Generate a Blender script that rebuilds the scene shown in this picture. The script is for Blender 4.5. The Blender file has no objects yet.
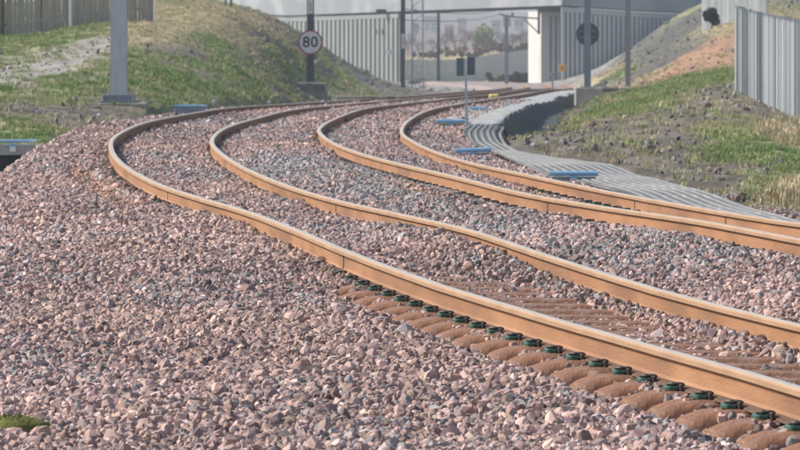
import bpy, bmesh, math, random
import numpy as np
from mathutils import Vector, Matrix
random.seed(7); rng = np.random.default_rng(11)
S = bpy.context.scene; COL = S.collection
R = math.radians
# ------------------------------------------------------------------ camera
F = 5000.0; YH = 45.0; CZ = 1.70          # focal length in photo pixels, horizon row, eye height
cam = bpy.data.objects.new('camera', bpy.data.cameras.new('camera')); COL.objects.link(cam)
cam.location = (0, 0, CZ); cam.rotation_euler = (R(90), 0, 0)
cam.data.sensor_width = 36; cam.data.lens = F/800*36
cam.data.shift_y = -(225-YH)/800
cam.data.clip_start = 0.5; cam.data.clip_end = 20000
cam.data.dof.use_dof = True; cam.data.dof.focus_distance = 32; cam.data.dof.aperture_fstop = 15
S.camera = cam
# ------------------------------------------------------------------ light
W = bpy.data.worlds.new('World'); S.world = W; W.use_nodes = True
nt = W.node_tree; bg = nt.nodes['Background']
sky = nt.nodes.new('ShaderNodeTexSky'); sky.sky_type = 'NISHITA'; sky.sun_disc = False
SUN_EL, SUN_AZ = R(38), R(-80)            # azimuth from +Y, negative = towards the left
sky.sun_elevation = SUN_EL; sky.sun_rotation = SUN_AZ; sky.dust_density = 2.5; sky.air_density = 1.0
nt.links.new(sky.outputs[0], bg.inputs[0]); bg.inputs[1].default_value = 0.108
sd = bpy.data.lights.new('sun', 'SUN'); sd.energy = 3.65; sd.angle = R(1.0); sd.color = (1.0, 0.93, 0.83)
sun = bpy.data.objects.new('sun', sd); COL.objects.link(sun)
dirv = Vector((math.sin(SUN_AZ)*math.cos(SUN_EL), math.cos(SUN_AZ)*math.cos(SUN_EL), math.sin(SUN_EL)))
sun.rotation_euler = dirv.to_track_quat('Z', 'Y').to_euler()
S.view_settings.view_transform = 'Standard'; S.view_settings.look = 'None'; S.view_settings.exposure = 0.48
S.view_settings.gamma = 1.0

# ------------------------------------------------------------------ helpers
def at(px, py, Y):
    return Vector(((px-400)*Y/F, Y, CZ-(py-YH)*Y/F))
def lin(c):
    return tuple(((v/255)/12.92 if v/255 <= .04045 else ((v/255+.055)/1.055)**2.4) for v in c)
def tag(o, label=None, cat=None, group=None, kind=None):
    if label: o['label'] = label
    if cat: o['category'] = cat
    if group: o['group'] = group
    if kind: o['kind'] = kind
    return o
def thing(name, loc, label, cat, group=None, rz=0):
    o = bpy.data.objects.new(name, None); COL.objects.link(o); o.location = loc; o.rotation_euler = (0, 0, rz)
    o.empty_display_size = .2
    return tag(o, label, cat, group)
class MB:
    def __init__(s): s.v = []; s.f = []; s.m = []; s.mats = []
    def mi(s, m):
        if m not in s.mats: s.mats.append(m)
        return s.mats.index(m)
    def add(s, vs, fs, m):
        b = len(s.v); s.v += [tuple(v) for v in vs]; s.f += [tuple(i+b for i in f) for f in fs]
        s.m += [s.mi(m)]*len(fs)
    def box(s, x0, y0, z0, x1, y1, z1, m):
        vs = [(x0,y0,z0),(x1,y0,z0),(x1,y1,z0),(x0,y1,z0),(x0,y0,z1),(x1,y0,z1),(x1,y1,z1),(x0,y1,z1)]
        s.add(vs, [(0,3,2,1),(4,5,6,7),(0,1,5,4),(1,2,6,5),(2,3,7,6),(3,0,4,7)], m)
    def bbox(s, x0, y0, z0, x1, y1, z1, m, b=.01):          # box with chamfered vertical edges and top
        P = lambda i, z: [(x0+i+b,y0+i,z),(x1-i-b,y0+i,z),(x1-i,y0+i+b,z),(x1-i,y1-i-b,z),(x1-i-b,y1-i,z),(x0+i+b,y1-i,z),(x0+i,y1-i-b,z),(x0+i,y0+i+b,z)]
        vs = P(0, z0)+P(0, z1-b)+P(b, z1)
        fs = [tuple(range(7,-1,-1)), tuple(range(16,24))]
        for r in (0, 8):
            fs += [(r+k, r+(k+1)%8, r+8+(k+1)%8, r+8+k) for k in range(8)]
        s.add(vs, fs, m)
    def tube(s, pts, rad, m, n=8, caps=True):
        pts = [Vector(p) for p in pts]; b = len(s.v); fs = []
        if not hasattr(rad, '__len__'): rad = [rad]*len(pts)
        for i, p in enumerate(pts):
            t = (pts[min(i+1, len(pts)-1)]-pts[max(i-1, 0)]).normalized()
            a = t.cross(Vector((0,0,1)) if abs(t.z) < .9 else Vector((1,0,0))).normalized(); c = t.cross(a)
            for k in range(n):
                q = p+(a*math.cos(k*2*math.pi/n)+c*math.sin(k*2*math.pi/n))*rad[i]; s.v.append(tuple(q))
        for i in range(len(pts)-1):
            for k in range(n): fs.append((b+i*n+k, b+i*n+(k+1)%n, b+(i+1)*n+(k+1)%n, b+(i+1)*n+k))
        if caps: fs += [tuple(b+k for k in range(n-1,-1,-1)), tuple(b+(len(pts)-1)*n+k for k in range(n))]
        s.f += fs; s.m += [s.mi(m)]*len(fs)
    def disc(s, c, r, depth, m, n=40, axis='y', r0=0):       # disc / ring facing -y
        vs = []; fs = []
        for rr in ([r] if not r0 else [r, r0]):
            for d in (0, depth):
                vs += [(c[0]+rr*math.cos(a*2*math.pi/n), c[1]+d, c[2]+rr*math.sin(a*2*math.pi/n)) for a in range(n)]
        if not r0:
            fs = [tuple(range(n)), tuple(range(2*n-1, n-1, -1))]
            fs += [(k, n+k, n+(k+1)%n, (k+1)%n) for k in range(n)]
        else:
            for k in range(n):
                j = (k+1)%n
                fs += [(k, j, 2*n+j, 2*n+k), (n+k, 3*n+k, 3*n+j, n+j), (k, n+k, n+j, j), (2*n+k, 2*n+j, 3*n+j, 3*n+k)]
        s.add(vs, fs, m)
    def build(s, name, parent=None, smooth=False, loc=None, rot=None):
        me = bpy.data.meshes.new(name); me.from_pydata(s.v, [], s.f)
        for m in s.mats: me.materials.append(m)
        me.polygons.foreach_set('material_index', s.m)
        if smooth: me.polygons.foreach_set('use_smooth', [True]*len(me.polygons))
        me.update()
        o = bpy.data.objects.new(name, me); COL.objects.link(o)
        if parent: o.parent = parent
        if loc is not None: o.location = loc
        if rot is not None: o.rotation_euler = rot
        return o
def share(name, me, parent=None, loc=(0,0,0), rot=(0,0,0), scale=(1,1,1)):
    o = bpy.data.objects.new(name, me); COL.objects.link(o); o.parent = parent
    o.location = loc; o.rotation_euler = rot; o.scale = scale
    return o
# numpy value noise / fbm
_perm = rng.random((256, 256))
def vnoise(x, y):
    x = np.asarray(x, float); y = np.asarray(y, float)
    xi = np.floor(x).astype(int); yi = np.floor(y).astype(int); fx = x-xi; fy = y-yi
    fx = fx*fx*(3-2*fx); fy = fy*fy*(3-2*fy)
    g = lambda a, b: _perm[a & 255, b & 255]
    return (g(xi,yi)*(1-fx)+g(xi+1,yi)*fx)*(1-fy)+(g(xi,yi+1)*(1-fx)+g(xi+1,yi+1)*fx)*fy
def fbm(x, y, o=4):
    r = 0; a = .5; t = 0
    for i in range(o):
        r = r+a*vnoise(x*2**i+17.3*i, y*2**i+5.1*i); t += a; a *= .55
    return r/t
def sm(a, b, x):
    t = np.clip((np.asarray(x, float)-a)/(b-a), 0, 1); return t*t*(3-2*t)

# ------------------------------------------------------------------ materials
def mat(name, c1, c2=None, scale=8, rough=.8, metal=0, bump=0, bscale=None, detail=5, spec=None, stretch=None, c3=None, s3=1.0):
    m = bpy.data.materials.new(name); m.use_nodes = True; t = m.node_tree; N = t.nodes; L = t.links
    b = N['Principled BSDF']; b.inputs['Roughness'].default_value = rough; b.inputs['Metallic'].default_value = metal
    if spec is not None: b.inputs['Specular IOR Level'].default_value = spec
    tc = N.new('ShaderNodeTexCoord'); mp = N.new('ShaderNodeMapping'); L.new(tc.outputs['Object'], mp.inputs[0])
    if stretch: mp.inputs['Scale'].default_value = stretch
    if c2 is None: c2 = tuple(v*.75 for v in c1)
    n = N.new('ShaderNodeTexNoise'); n.inputs['Scale'].default_value = scale; n.inputs['Detail'].default_value = detail
    L.new(mp.outputs[0], n.inputs[0])
    r = N.new('ShaderNodeValToRGB'); r.color_ramp.elements[0].position = .32; r.color_ramp.elements[1].position = .68
    r.color_ramp.elements[0].color = (*c2, 1); r.color_ramp.elements[1].color = (*c1, 1)
    L.new(n.outputs[0], r.inputs[0]); out = r.outputs[0]
    if c3:
        n3 = N.new('ShaderNodeTexNoise'); n3.inputs['Scale'].default_value = s3; n3.inputs['Detail'].default_value = 3
        L.new(mp.outputs[0], n3.inputs[0])
        r3 = N.new('ShaderNodeValToRGB'); r3.color_ramp.elements[0].position = .5; r3.color_ramp.elements[1].position = .66
        L.new(n3.outputs[0], r3.inputs[0])
        mx = N.new('ShaderNodeMixRGB'); L.new(r3.outputs[0], mx.inputs[0]); L.new(out, mx.inputs[1]); mx.inputs[2].default_value = (*c3, 1)
        out = mx.outputs[0]
    L.new(out, b.inputs['Base Color'])
    if bump:
        nb = N.new('ShaderNodeTexNoise'); nb.inputs['Scale'].default_value = bscale or scale*4; nb.inputs['Detail'].default_value = 6
        L.new(mp.outputs[0], nb.inputs[0])
        bp = N.new('ShaderNodeBump'); bp.inputs['Strength'].default_value = bump; bp.inputs['Distance'].default_value = .02
        L.new(nb.outputs[0], bp.inputs['Height']); L.new(bp.outputs[0], b.inputs['Normal'])
    return m
M = {}
M['rust'] = mat('rail_web_rust', (.375,.195,.098), (.30,.145,.072), 5, .75, 0, .25, 60, stretch=(1,.25,1), c3=(.23,.115,.06), s3=1.9)
M['polish'] = mat('rail_running_band', (.74,.68,.60), (.64,.57,.49), 7, .33, .35, .04, 90, stretch=(1,.1,1))
M['railtop'] = mat('rail_head_polished', (.60,.46,.33), (.51,.385,.275), 5, .55, .0, .05, 90, stretch=(1,.15,1))
M['railside'] = mat('rail_head_side', (.42,.27,.165), (.34,.205,.12), 10, .55, .1, .1, 80, stretch=(1,.2,1))
M['foot'] = mat('rail_foot_rust', (.15,.085,.055), (.08,.05,.035), 14, .85, 0, .4, 50)
M['headshade'] = mat('rail_head_shade', (.27,.15,.08), (.19,.105,.06), 12, .85)  # dark tone paints the shadow line under the rail head
M['joint'] = mat('weld_dark', (.10,.06,.045), (.05,.035,.03), 30, .8)
M['sleeper'] = mat('sleeper_rusty_steel', (.33,.165,.09), (.21,.105,.062), 9, .42, 0, .45, 30, c3=(.31,.20,.15), s3=5)
M['clipgreen'] = mat('green_insulator', (.04,.125,.085), (.018,.06,.045), 40, .35)
M['clipsteel'] = mat('clip_dark_steel', (.055,.04,.033), (.03,.025,.022), 40, .6)
M['galv'] = mat('galvanised_steel', (.58,.62,.65), (.49,.53,.56), 6, .5, .2, .05, 30, stretch=(1,1,.3))
M['mastdark'] = mat('dark_weathered_steel', (.13,.14,.155), (.09,.10,.11), 6, .6, .1, stretch=(1,1,.3))
M['mastmid'] = mat('grey_steel', (.26,.285,.32), (.21,.23,.255), 6, .6, .1, stretch=(1,1,.3))
M['concrete'] = mat('plinth_concrete', (.46,.43,.37), (.32,.30,.27), 3, .9, 0, .4, 20, c3=(.20,.19,.16), s3=1.6)
M['concdark'] = mat('stained_concrete', (.38,.345,.30), (.22,.20,.175), 3, .9, 0, .4, 20)
M['white'] = mat('white_paint', (.80,.80,.79), (.72,.72,.71), 4, .5)
M['pier'] = mat('pier_white_concrete', (.66,.65,.63), (.58,.57,.55), .6, .8, stretch=(1,1,.25), c3=(.55,.53,.50), s3=.5)
M['red'] = mat('sign_red', (.42,.045,.075), (.36,.04,.06), 4, .5)
M['black'] = mat('sign_black', (.012,.013,.015), (.01,.01,.012), 4, .6)
M['wallL'] = mat('abutment_concrete', (.275,.30,.30), (.235,.255,.255), .35, .9, 0, .1, 3, stretch=(1,1,.3), c3=(.30,.325,.32), s3=.25)
M['deck'] = mat('parapet_concrete', (.28,.305,.33), (.24,.265,.29), .25, .9, c3=(.36,.38,.41), s3=.2)
M['dkjoint'] = mat('deck_shadow_gap', (.07,.07,.075), (.05,.05,.055), 2, .9)  # near-black; on the parapet strip it paints a shadow line
M['gapshade'] = mat('abutment_recess_shade', (.24,.255,.26), (.20,.215,.22), .4, .9)  # darker backing tone paints the shade between the ribs
M['fence'] = mat('weathered_boards', (.42,.385,.36), (.29,.265,.25), 3, .9, 0, .3, 20, stretch=(6,6,.7), c3=(.36,.33,.29), s3=.9)
M['postbrown'] = mat('brown_post', (.17,.12,.07), (.11,.08,.05), 4, .9)
M['palis'] = mat('galvanised_palisade', (.37,.41,.445), (.31,.345,.38), 2, .5, .1, stretch=(3,3,.3))
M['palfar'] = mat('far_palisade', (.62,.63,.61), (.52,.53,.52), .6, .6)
M['blue'] = mat('blue_paint', (.26,.49,.70), (.20,.42,.64), 8, .45, c3=(.48,.65,.78), s3=3)
M['greybox'] = mat('grey_box', (.42,.43,.43), (.33,.34,.34), 10, .8)
M['tanbox'] = mat('tan_box', (.36,.27,.13), (.27,.20,.10), 10, .8)
M['matshade'] = mat('ribbed_mat_groove_shade', (.12,.125,.13), (.09,.095,.10), 5, .9)  # shade between the ribs is put into this darker colour
M['mat'] = mat('grey_ribbed_mat', (.215,.225,.235), (.165,.175,.185), 5, .7, 0, .2, 60, c3=(.30,.29,.275), s3=1.2)
M['fabric'] = mat('geotextile', (.40,.43,.44), (.31,.34,.35), 2, .85, 0, .3, 20, c3=(.33,.30,.26), s3=.9)
M['membrane'] = mat('membrane_shade', (.022,.032,.035), (.015,.022,.025), 3, .7, c3=(.05,.055,.05), s3=1.5)  # dark sheet, with the shade of its slope put into the colour
M['yellow'] = mat('yellow_paint', (.75,.62,.22), (.6,.48,.15), 8, .6)
M['orange'] = mat('orange_sign', (.90,.43,.03), (.85,.38,.03), 4, .5)
M['brownmark'] = mat('brown_mark', (.25,.09,.02), None, 4, .6)
M['signback'] = mat('sign_back_grey', (.11,.135,.155), (.09,.11,.13), 4, .6)
M['panel'] = mat('grey_panel', (.17,.21,.235), (.14,.175,.20), 4, .6)
M['bark'] = mat('bark', (.12,.095,.075), (.07,.055,.045), 8, .9)
M['roof'] = mat('slate_roof', (.16,.15,.16), (.11,.10,.11), .3, .8)
M['render'] = mat('house_render', (.62,.60,.55), (.52,.50,.46), .2, .9)
M['brickw'] = mat('house_brick', (.34,.24,.20), (.28,.20,.17), .3, .9)
M['glass'] = mat('window_glass', (.05,.06,.07), None, 1, .15)

def inst_color(m, ramp, vary=True, rough=.85):
    """colour from the per-instance value 'tone' """
    m.use_nodes = True; t = m.node_tree; N = t.nodes; L = t.links; b = N['Principled BSDF']
    b.inputs['Roughness'].default_value = rough
    a = N.new('ShaderNodeAttribute'); a.attribute_type = 'INSTANCER'; a.attribute_name = 'tone'
    r = N.new('ShaderNodeValToRGB'); cr = r.color_ramp
    cr.elements[0].position = ramp[0][0]; cr.elements[0].color = (*ramp[0][1], 1)
    cr.elements[1].position = ramp[-1][0]; cr.elements[1].color = (*ramp[-1][1], 1)
    for p, c in ramp[1:-1]:
        e = cr.elements.new(p); e.color = (*c, 1)
    L.new(a.outputs['Fac'], r.inputs[0]); out = r.outputs[0]
    a2 = N.new('ShaderNodeAttribute'); a2.attribute_type = 'INSTANCER'; a2.attribute_name = 'lum'
    tc = N.new('ShaderNodeTexCoord'); n = N.new('ShaderNodeTexNoise'); n.inputs['Scale'].default_value = 2.2; n.inputs['Detail'].default_value = 4
    L.new(tc.outputs['Object'], n.inputs[0])
    mr = N.new('ShaderNodeMapRange'); mr.inputs[1].default_value = .3; mr.inputs[2].default_value = .7; mr.inputs[3].default_value = .8; mr.inputs[4].default_value = 1.15
    L.new(n.outputs[0], mr.inputs[0])
    mu = N.new('ShaderNodeMath'); mu.operation = 'MULTIPLY'; L.new(a2.outputs['Fac'], mu.inputs[0]); L.new(mr.outputs[0], mu.inputs[1])
    vm = N.new('ShaderNodeVectorMath'); vm.operation = 'SCALE'; L.new(out, vm.inputs[0]); L.new(mu.outputs[0], vm.inputs['Scale'])
    L.new(vm.outputs[0], b.inputs['Base Color'])
    return m
# ballast: 0..1 runs grey-blue -> mauve -> pink -> tan -> rust
M['stone'] = inst_color(bpy.data.materials.new('ballast_rock'), [
    (0.0, (.27,.27,.27)), (.2, (.34,.32,.315)), (.4, (.30,.215,.21)), (.62, (.43,.29,.26)), (.84, (.49,.355,.305)), (1.0, (.36,.20,.125))])
M['blade'] = inst_color(bpy.data.materials.new('grass_blade'), [
    (0.0, (.12,.21,.055)), (.3, (.22,.29,.10)), (.55, (.34,.335,.18)), (.75, (.42,.36,.22)), (1.0, (.52,.43,.29))], rough=.7)

def instancer(name, pts, rot, scl, idx, tone, lum, variants, label, cat):
    """one object of scattered copies (geometry nodes) for what nobody could count"""
    me = bpy.data.meshes.new(name); me.vertices.add(len(pts)); me.vertices.foreach_set('co', np.asarray(pts, np.float32).ravel())
    for nm, ty, dat in (('rot','FLOAT_VECTOR',rot),('scl','FLOAT_VECTOR',scl),('tone','FLOAT',tone),('lum','FLOAT',lum)):
        a = me.attributes.new(nm, ty, 'POINT'); a.data.foreach_set('vector' if ty == 'FLOAT_VECTOR' else 'value', np.asarray(dat, np.float32).ravel())
    a = me.attributes.new('idx', 'INT', 'POINT'); a.data.foreach_set('value', np.asarray(idx, np.int32))
    me.update()
    o = bpy.data.objects.new(name, me); COL.objects.link(o)
    c = bpy.data.collections.new(name+'_shapes')
    for i, vm in enumerate(variants):
        vo = bpy.data.objects.new('%s_shape_%02d' % (name, i), vm); c.objects.link(vo)
    ng = bpy.data.node_groups.new(name+'_nodes', 'GeometryNodeTree')
    ng.interface.new_socket('Geometry', in_out='INPUT', socket_type='NodeSocketGeometry')
    ng.interface.new_socket('Geometry', in_out='OUTPUT', socket_type='NodeSocketGeometry')
    N = ng.nodes; L = ng.links
    gi = N.new('NodeGroupInput'); go = N.new('NodeGroupOutput')
    ci = N.new('GeometryNodeCollectionInfo'); ci.inputs['Collection'].default_value = c
    ci.inputs['Separate Children'].default_value = True; ci.inputs['Reset Children'].default_value = True
    ip = N.new('GeometryNodeInstanceOnPoints'); ip.inputs['Pick Instance'].default_value = True
    def na(nm, ty):
        x = N.new('GeometryNodeInputNamedAttribute'); x.data_type = ty; x.inputs['Name'].default_value = nm; return x.outputs['Attribute']
    m2p = N.new('GeometryNodeMeshToPoints')
    L.new(gi.outputs[0], m2p.inputs[0]); L.new(m2p.outputs[0], ip.inputs['Points']); L.new(ci.outputs[0], ip.inputs['Instance'])
    L.new(na('idx','INT'), ip.inputs['Instance Index'])
    e2r = N.new('FunctionNodeEulerToRotation'); L.new(na('rot','FLOAT_VECTOR'), e2r.inputs[0]); L.new(e2r.outputs[0], ip.inputs['Rotation'])
    L.new(na('scl','FLOAT_VECTOR'), ip.inputs['Scale']); L.new(ip.outputs[0], go.inputs[0])
    md = o.modifiers.new('scatter', 'NODES'); md.node_group = ng
    return tag(o, label, cat, None, 'stuff')

# ------------------------------------------------------------------ the two tracks, as surveyed
KN = np.array([16,19,22,25,28,31,34,38,42,46,51,56,62,68,75,83,92,105,120,140,165,200,240,290,350,420.,480.,560.])
TK = np.array([[4.0212, 3.4807, 2.9543, 2.4424, 1.9456, 1.4665, 1.0077, 0.4274, -0.1306, -0.6864, -1.3684, -1.9981, -2.6426, -3.1515, -3.5704, -3.8091, -3.886, -3.7263, -3.2897, -2.5221, -1.4648, 0.053, 1.8081, 4.577, 7.7226, 9.9694, 9.8815, 6.5026], [7.3962, 6.8745, 6.3663, 5.8714, 5.3891, 4.9178, 4.4559, 3.8517, 3.2594, 2.6841, 2.0119, 1.411, 0.787, 0.2713, -0.1829, -0.5252, -0.7236, -0.5663, -0.0711, 0.7318, 1.8145, 3.3473, 5.1099, 7.8851, 11.0392, 13.2928, 13.2094, 9.8326], [-1.6689, -1.6635, -1.6587, -1.6539, -1.6592, -1.6631, -1.6577, -1.6189, -1.5674, -1.5575, -1.5725, -1.571, -1.5354, -1.493, -1.4624, -1.4596, -1.4647, -1.5002, -1.5343, -1.6812, -1.8689, -2.117, -2.4022, -2.6899, -3.0615, -3.4472, -3.6932, -3.9501], [-1.6827, -1.6621, -1.6408, -1.6186, -1.5959, -1.5736, -1.5535, -1.5348, -1.5368, -1.5637, -1.5712, -1.5552, -1.549, -1.5631, -1.5683, -1.569, -1.5729, -1.564, -1.5547, -1.6775, -1.8497, -2.0876, -2.3732, -2.5966, -3.0424, -3.4487, -3.6932, -3.9502], [-0.0085, -0.0098, -0.0125, -0.0205, -0.0246, -0.0259, -0.021, -0.0128, -0.0104, -0.0264, -0.0301, -0.0229, -0.0182, -0.0171, -0.0248, -0.0325, -0.0408, -0.0369, -0.0236, -0.0126, -0.0045, 0.0002, 0.0027, 0.0025, 0.0019, 0.0013, 0.001, 0.0009], [-0.0037, -0.0043, -0.0056, -0.0078, -0.0112, -0.0164, -0.0243, -0.0364, -0.0533, -0.0573, -0.0511, -0.0625, -0.0598, -0.0623, -0.0573, -0.0491, -0.0346, -0.0261, -0.0212, -0.0129, -0.0105, -0.0074, -0.0019, 0.001, 0.0008, 0.0005, 0.0004, 0.0004]])
_lk = np.log(KN); _n = len(KN)
def spl(row, Y):
    Y = np.asarray(Y, float); sh = Y.shape; Y = Y.ravel()
    u = np.interp(np.log(Y), _lk, np.arange(_n)); i = np.clip(u.astype(int), 0, _n-2); t = u-i
    v = TK[row]
    g = lambda j: v[np.clip(j, 0, _n-1)]
    r = g(i-1)*(-.5*t+t*t-.5*t**3)+g(i)*(1-2.5*t*t+1.5*t**3)+g(i+1)*(.5*t+2*t*t-1.5*t**3)+g(i+2)*(-.5*t*t+.5*t**3)
    lo = Y < KN[0]                                  # straight on towards and past the camera
    s0 = (v[1]-v[0])/(KN[1]-KN[0]); r = np.where(lo, v[0]+s0*(Y-KN[0]), r)
    hi = Y > KN[-1]; s1 = (v[-1]-v[-2])/(KN[-1]-KN[-2]); r = np.where(hi, v[-1]+s1*(Y-KN[-1]), r)
    return r.reshape(sh)
def tc(t, Y):    # centre x, slope, z of rail top, cant
    e = .2; x = spl(t, Y); sl = (spl(t, Y+e)-spl(t, Y-e))/(2*e)
    return x, sl, spl(2+t, Y)+CZ+.016, spl(4+t, Y)
GA = .7525
def lateral(t, X, Y):
    x, sl, z, c = tc(t, Y); return (X-x)/np.sqrt(1+sl*sl)
def rail_z(t, side, Y):
    return spl(2+t, Y)+CZ+side*spl(4+t, Y)
def rail_x(t, side, Y):
    x, sl, z, c = tc(t, Y); return x+side*GA*np.sqrt(1+sl*sl)
# ------------------------------------------------------------------ the lie of the land
# surveyed spots: (x, y, photo px per metre, kind)   g grass, t dry grass, d dark soil, r red-tan soil, k stony, y yellow field
SP = [(0,152,64,'d'),(-60,160,60,'d'),(-40,212,82,'d'),(0,190,70,'d'),(16,174,67,'d'),(-90,230,95,'d'),(30,128,58,'g'),(60,124,54,'d'),(0,133,60,'g'),(20,112,50,'d'),(85,116,50,'d'),(60,111,50,'d'),(110,106,46,'d'),(118,112,45.5,'d'),(150,113,45,'d'),(92,113,46,'d'),(310,97.5,27.5,'k'),(292,97.5,27.5,'d'),(0,95,43,'g'),(60,90,42,'g'),(20,88,41,'k'),
 (160,104,44,'g'),(200,103,38,'g'),(240,103,34,'g'),(280,100,31,'d'),(330,99,27,'k'),(0,40,28,'g'),(35,38,28,'g'),(70,24,27,'g'),(155,19,25,'t'),(60,65,36,'k'),
 (100,48,33,'k'),(140,38,31,'t'),(190,22,28,'t'),(210,17,25,'t'),(245,14,20,'t'),(265,18,18,'d'),(300,31,15,'d'),(340,57,13,'d'),(390,86,11.5,'d'),(370,92,16,'k'),(300,80,24,'g'),
 (200,60,35,'g'),(200,88,37,'g'),(130,60,37,'g'),(130,88,42,'g'),(170,55,33,'d'),(190,62,32,'d'),(150,70,36,'g'),(230,70,32,'g'),(260,85,32,'g'),(225,50,30,'g'),(180,75,36,'g'),(280,60,26,'g'),(270,40,24,'d'),(285,50,24,'d'),(240,30,27,'t'),(280,88,30,'g'),(250,75,33,'g'),(320,60,20,'d'),(350,84,18,'g'),
 (150,30,31,'t'),(-80,120,55,'g'),(-80,60,34,'g'),(-80,30,26,'g'),(-200,100,50,'g'),(-300,60,30,'g'),(250,14,12,'g'),(150,8,12,'g'),(0,8,12,'g'),(-200,8,12,'g'),
 # right bank
 (600,96,25,'k'),(560,104,30,'d'),(530,122,42,'d'),(560,112,36,'d'),(592,84,13,'t'),(590,81,10,'k'),(640,40,10.5,'s'),(695,0,11,'g'),(650,60,14,'s'),(660,45,12.5,'s'),(670,62,16,'s'),(628,70,14,'g'),(640,70,15,'s'),(640,86,18,'t'),(690,42,16,'s'),(672,40,13,'s'),(690,20,12,'s'),(720,29,15,'t'),
 (745,18,15,'t'),(690,70,20,'r'),(665,76,19,'r'),(655,82,19,'r'),(700,60,20,'r'),(722,44,17.5,'r'),(700,50,18,'r'),(730,50,20,'r'),(715,48,19,'r'),(730,60,24,'r'),(700,80,28,'g'),(734,70,27,'g'),(660,90,30,'g'),(734,89,38,'d'),(700,95,40,'d'),(650,105,40,'g'),(610,112,40,'g'),(600,128,48,'d'),(560,135,52,'d'),(545,150,62,'d'),
 (610,140,56,'d'),(650,130,55,'d'),(690,120,52,'d'),(670,118,48,'d'),(715,128,54,'g'),(740,110,48,'d'),(770,104,45,'d'),(800,119,46,'d'),(780,130,54,'t'),(760,140,58,'g'),(730,140,58,'g'),(700,150,62,'d'),(670,142,60,'d'),(720,155,64,'g'),(680,160,66,'d'),(590,150,60,'d'),(620,120,46,'d'),(650,155,66,'d'),(690,172,72,'d'),(740,168,70,'d'),(715,178,74,'d'),(790,160,66,'g'),
 (740,192,80,'d'),(800,200,84,'t'),(770,185,78,'g'),(800,218,100,'d'),(860,240,110,'g'),(860,180,66,'t'),(870,130,45,'g'),(860,60,20,'g'),(900,20,12,'g'),(1100,20,12,'g'),(1200,120,45,'g'),(1100,220,90,'g'),(1000,300,140,'g'),
 # under and beyond the bridge
 (420,87,10,'k'),(470,85,10,'k'),(520,82,9,'k'),(400,84,8,'k'),(530,80,7.7,'k'),(440,82,7.5,'g'),(500,82,7.5,'g'),(400,70,6,'y'),(440,58,5.4,'y'),(480,56,5.4,'y'),(530,47,5,'r'),(500,52,4.5,'h'),(440,50,3.5,'h'),(300,50,4,'g'),(600,45,4,'g'),
 (470,40,2.5,'h'),(400,38,2.5,'h'),(530,36,2.5,'h'),(470,20,1.7,'h'),(300,22,1.7,'g'),(640,20,1.7,'g'),(470,9,1.2,'h'),(200,12,1.2,'g'),(800,12,1.2,'g'),(470,22,.8,'g'),(0,22,.8,'g'),(900,22,.8,'g'),(-300,30,1,'g'),(1300,30,1,'g'),
 (400,470,240,'k'),(-200,470,240,'k'),(1200,470,240,'k'),(-200,300,150,'k'),(-150,210,95,'k')]
_u = np.array([(p[0]-400)/F for p in SP])*14; _v = np.log(np.array([F/p[2] for p in SP])); _q = np.array([p[1] for p in SP], float)
_e = .02
def _rb(a, b, c, d): return np.sqrt((a-c)**2+(b-d)**2+_e)
_A = _rb(_u[:,None], _v[:,None], _u[None], _v[None]); _n1 = len(_u)
_P = np.stack([np.ones(_n1), _u, _v], 1)
_S = np.block([[_A-.03*np.eye(_n1), _P], [_P.T, np.zeros((3,3))]])
_c = np.linalg.solve(_S, np.concatenate([_q, np.zeros(3)]))
KINDS = 'gtdrkyhs'
_kw = np.array([[1. if p[3] == k else 0. for k in KINDS] for p in SP])
def terrain(X, Y):
    sh = np.shape(X); X = np.ravel(X).astype(float); Y = np.ravel(Y).astype(float)
    Yc = np.clip(Y, 18, 7000); u = np.clip(X/Yc*14, -4, 4); v = np.log(Yc)
    q = np.full(len(X), _c[-3])+_c[-2]*u+_c[-1]*v
    for i in range(_n1): q += _c[i]*_rb(u, v, _u[i], _v[i])
    z = CZ-(q-YH)*Yc/F
    return z.reshape(sh)
def kindw(X, Y):
    X = np.ravel(X); Y = np.ravel(Y); u = X/Y*14; v = np.log(Y)
    u = u+.10*(fbm(X*.9, Y*.3)-.5)*np.minimum(1, 1)+.05*(fbm(X*3, Y*1.1+9)-.5); v = v+.16*(fbm(X*.8+40, Y*.25)-.5)
    w = np.zeros((len(X), len(KINDS)))
    for i in range(_n1):
        d = (u-_u[i])**2+(v-_v[i])**2*1.3
        w += (1/(d+.0012)**2)[:,None]*_kw[i]
    return w/w.sum(1, keepdims=True)
EL_Y = [20,38,46,53,64,76,90,104,140,300,600]; EL = [7,5.2,3.7,2.7,2.05,1.75,1.8,1.9,1.7,1.8,3.0]
ER_Y = [20,40,48.5,55,60,68,72,75,78,83,105,140,170,240,300,345,400,600]; ER = [2.3,1.9,1.75,2.2,2.55,3.0,3.12,2.8,2.5,2.5,2.7,2.75,2.6,2.75,2.6,2.6,2.2,2.6]
def edge_l(Y): return np.interp(Y, EL_Y, EL)+.25*(vnoise(np.asarray(Y)*.35, 3.3)-.5)
def edge_r(Y): return np.interp(Y, ER_Y, ER)+(.12+.55*sm(108, 130, Y))*(vnoise(np.asarray(Y)*.085, 7.7)-.5)
def bump1(x, a, b, f): return sm(a, a+f, x)*(1-sm(b-f, b, x))
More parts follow.
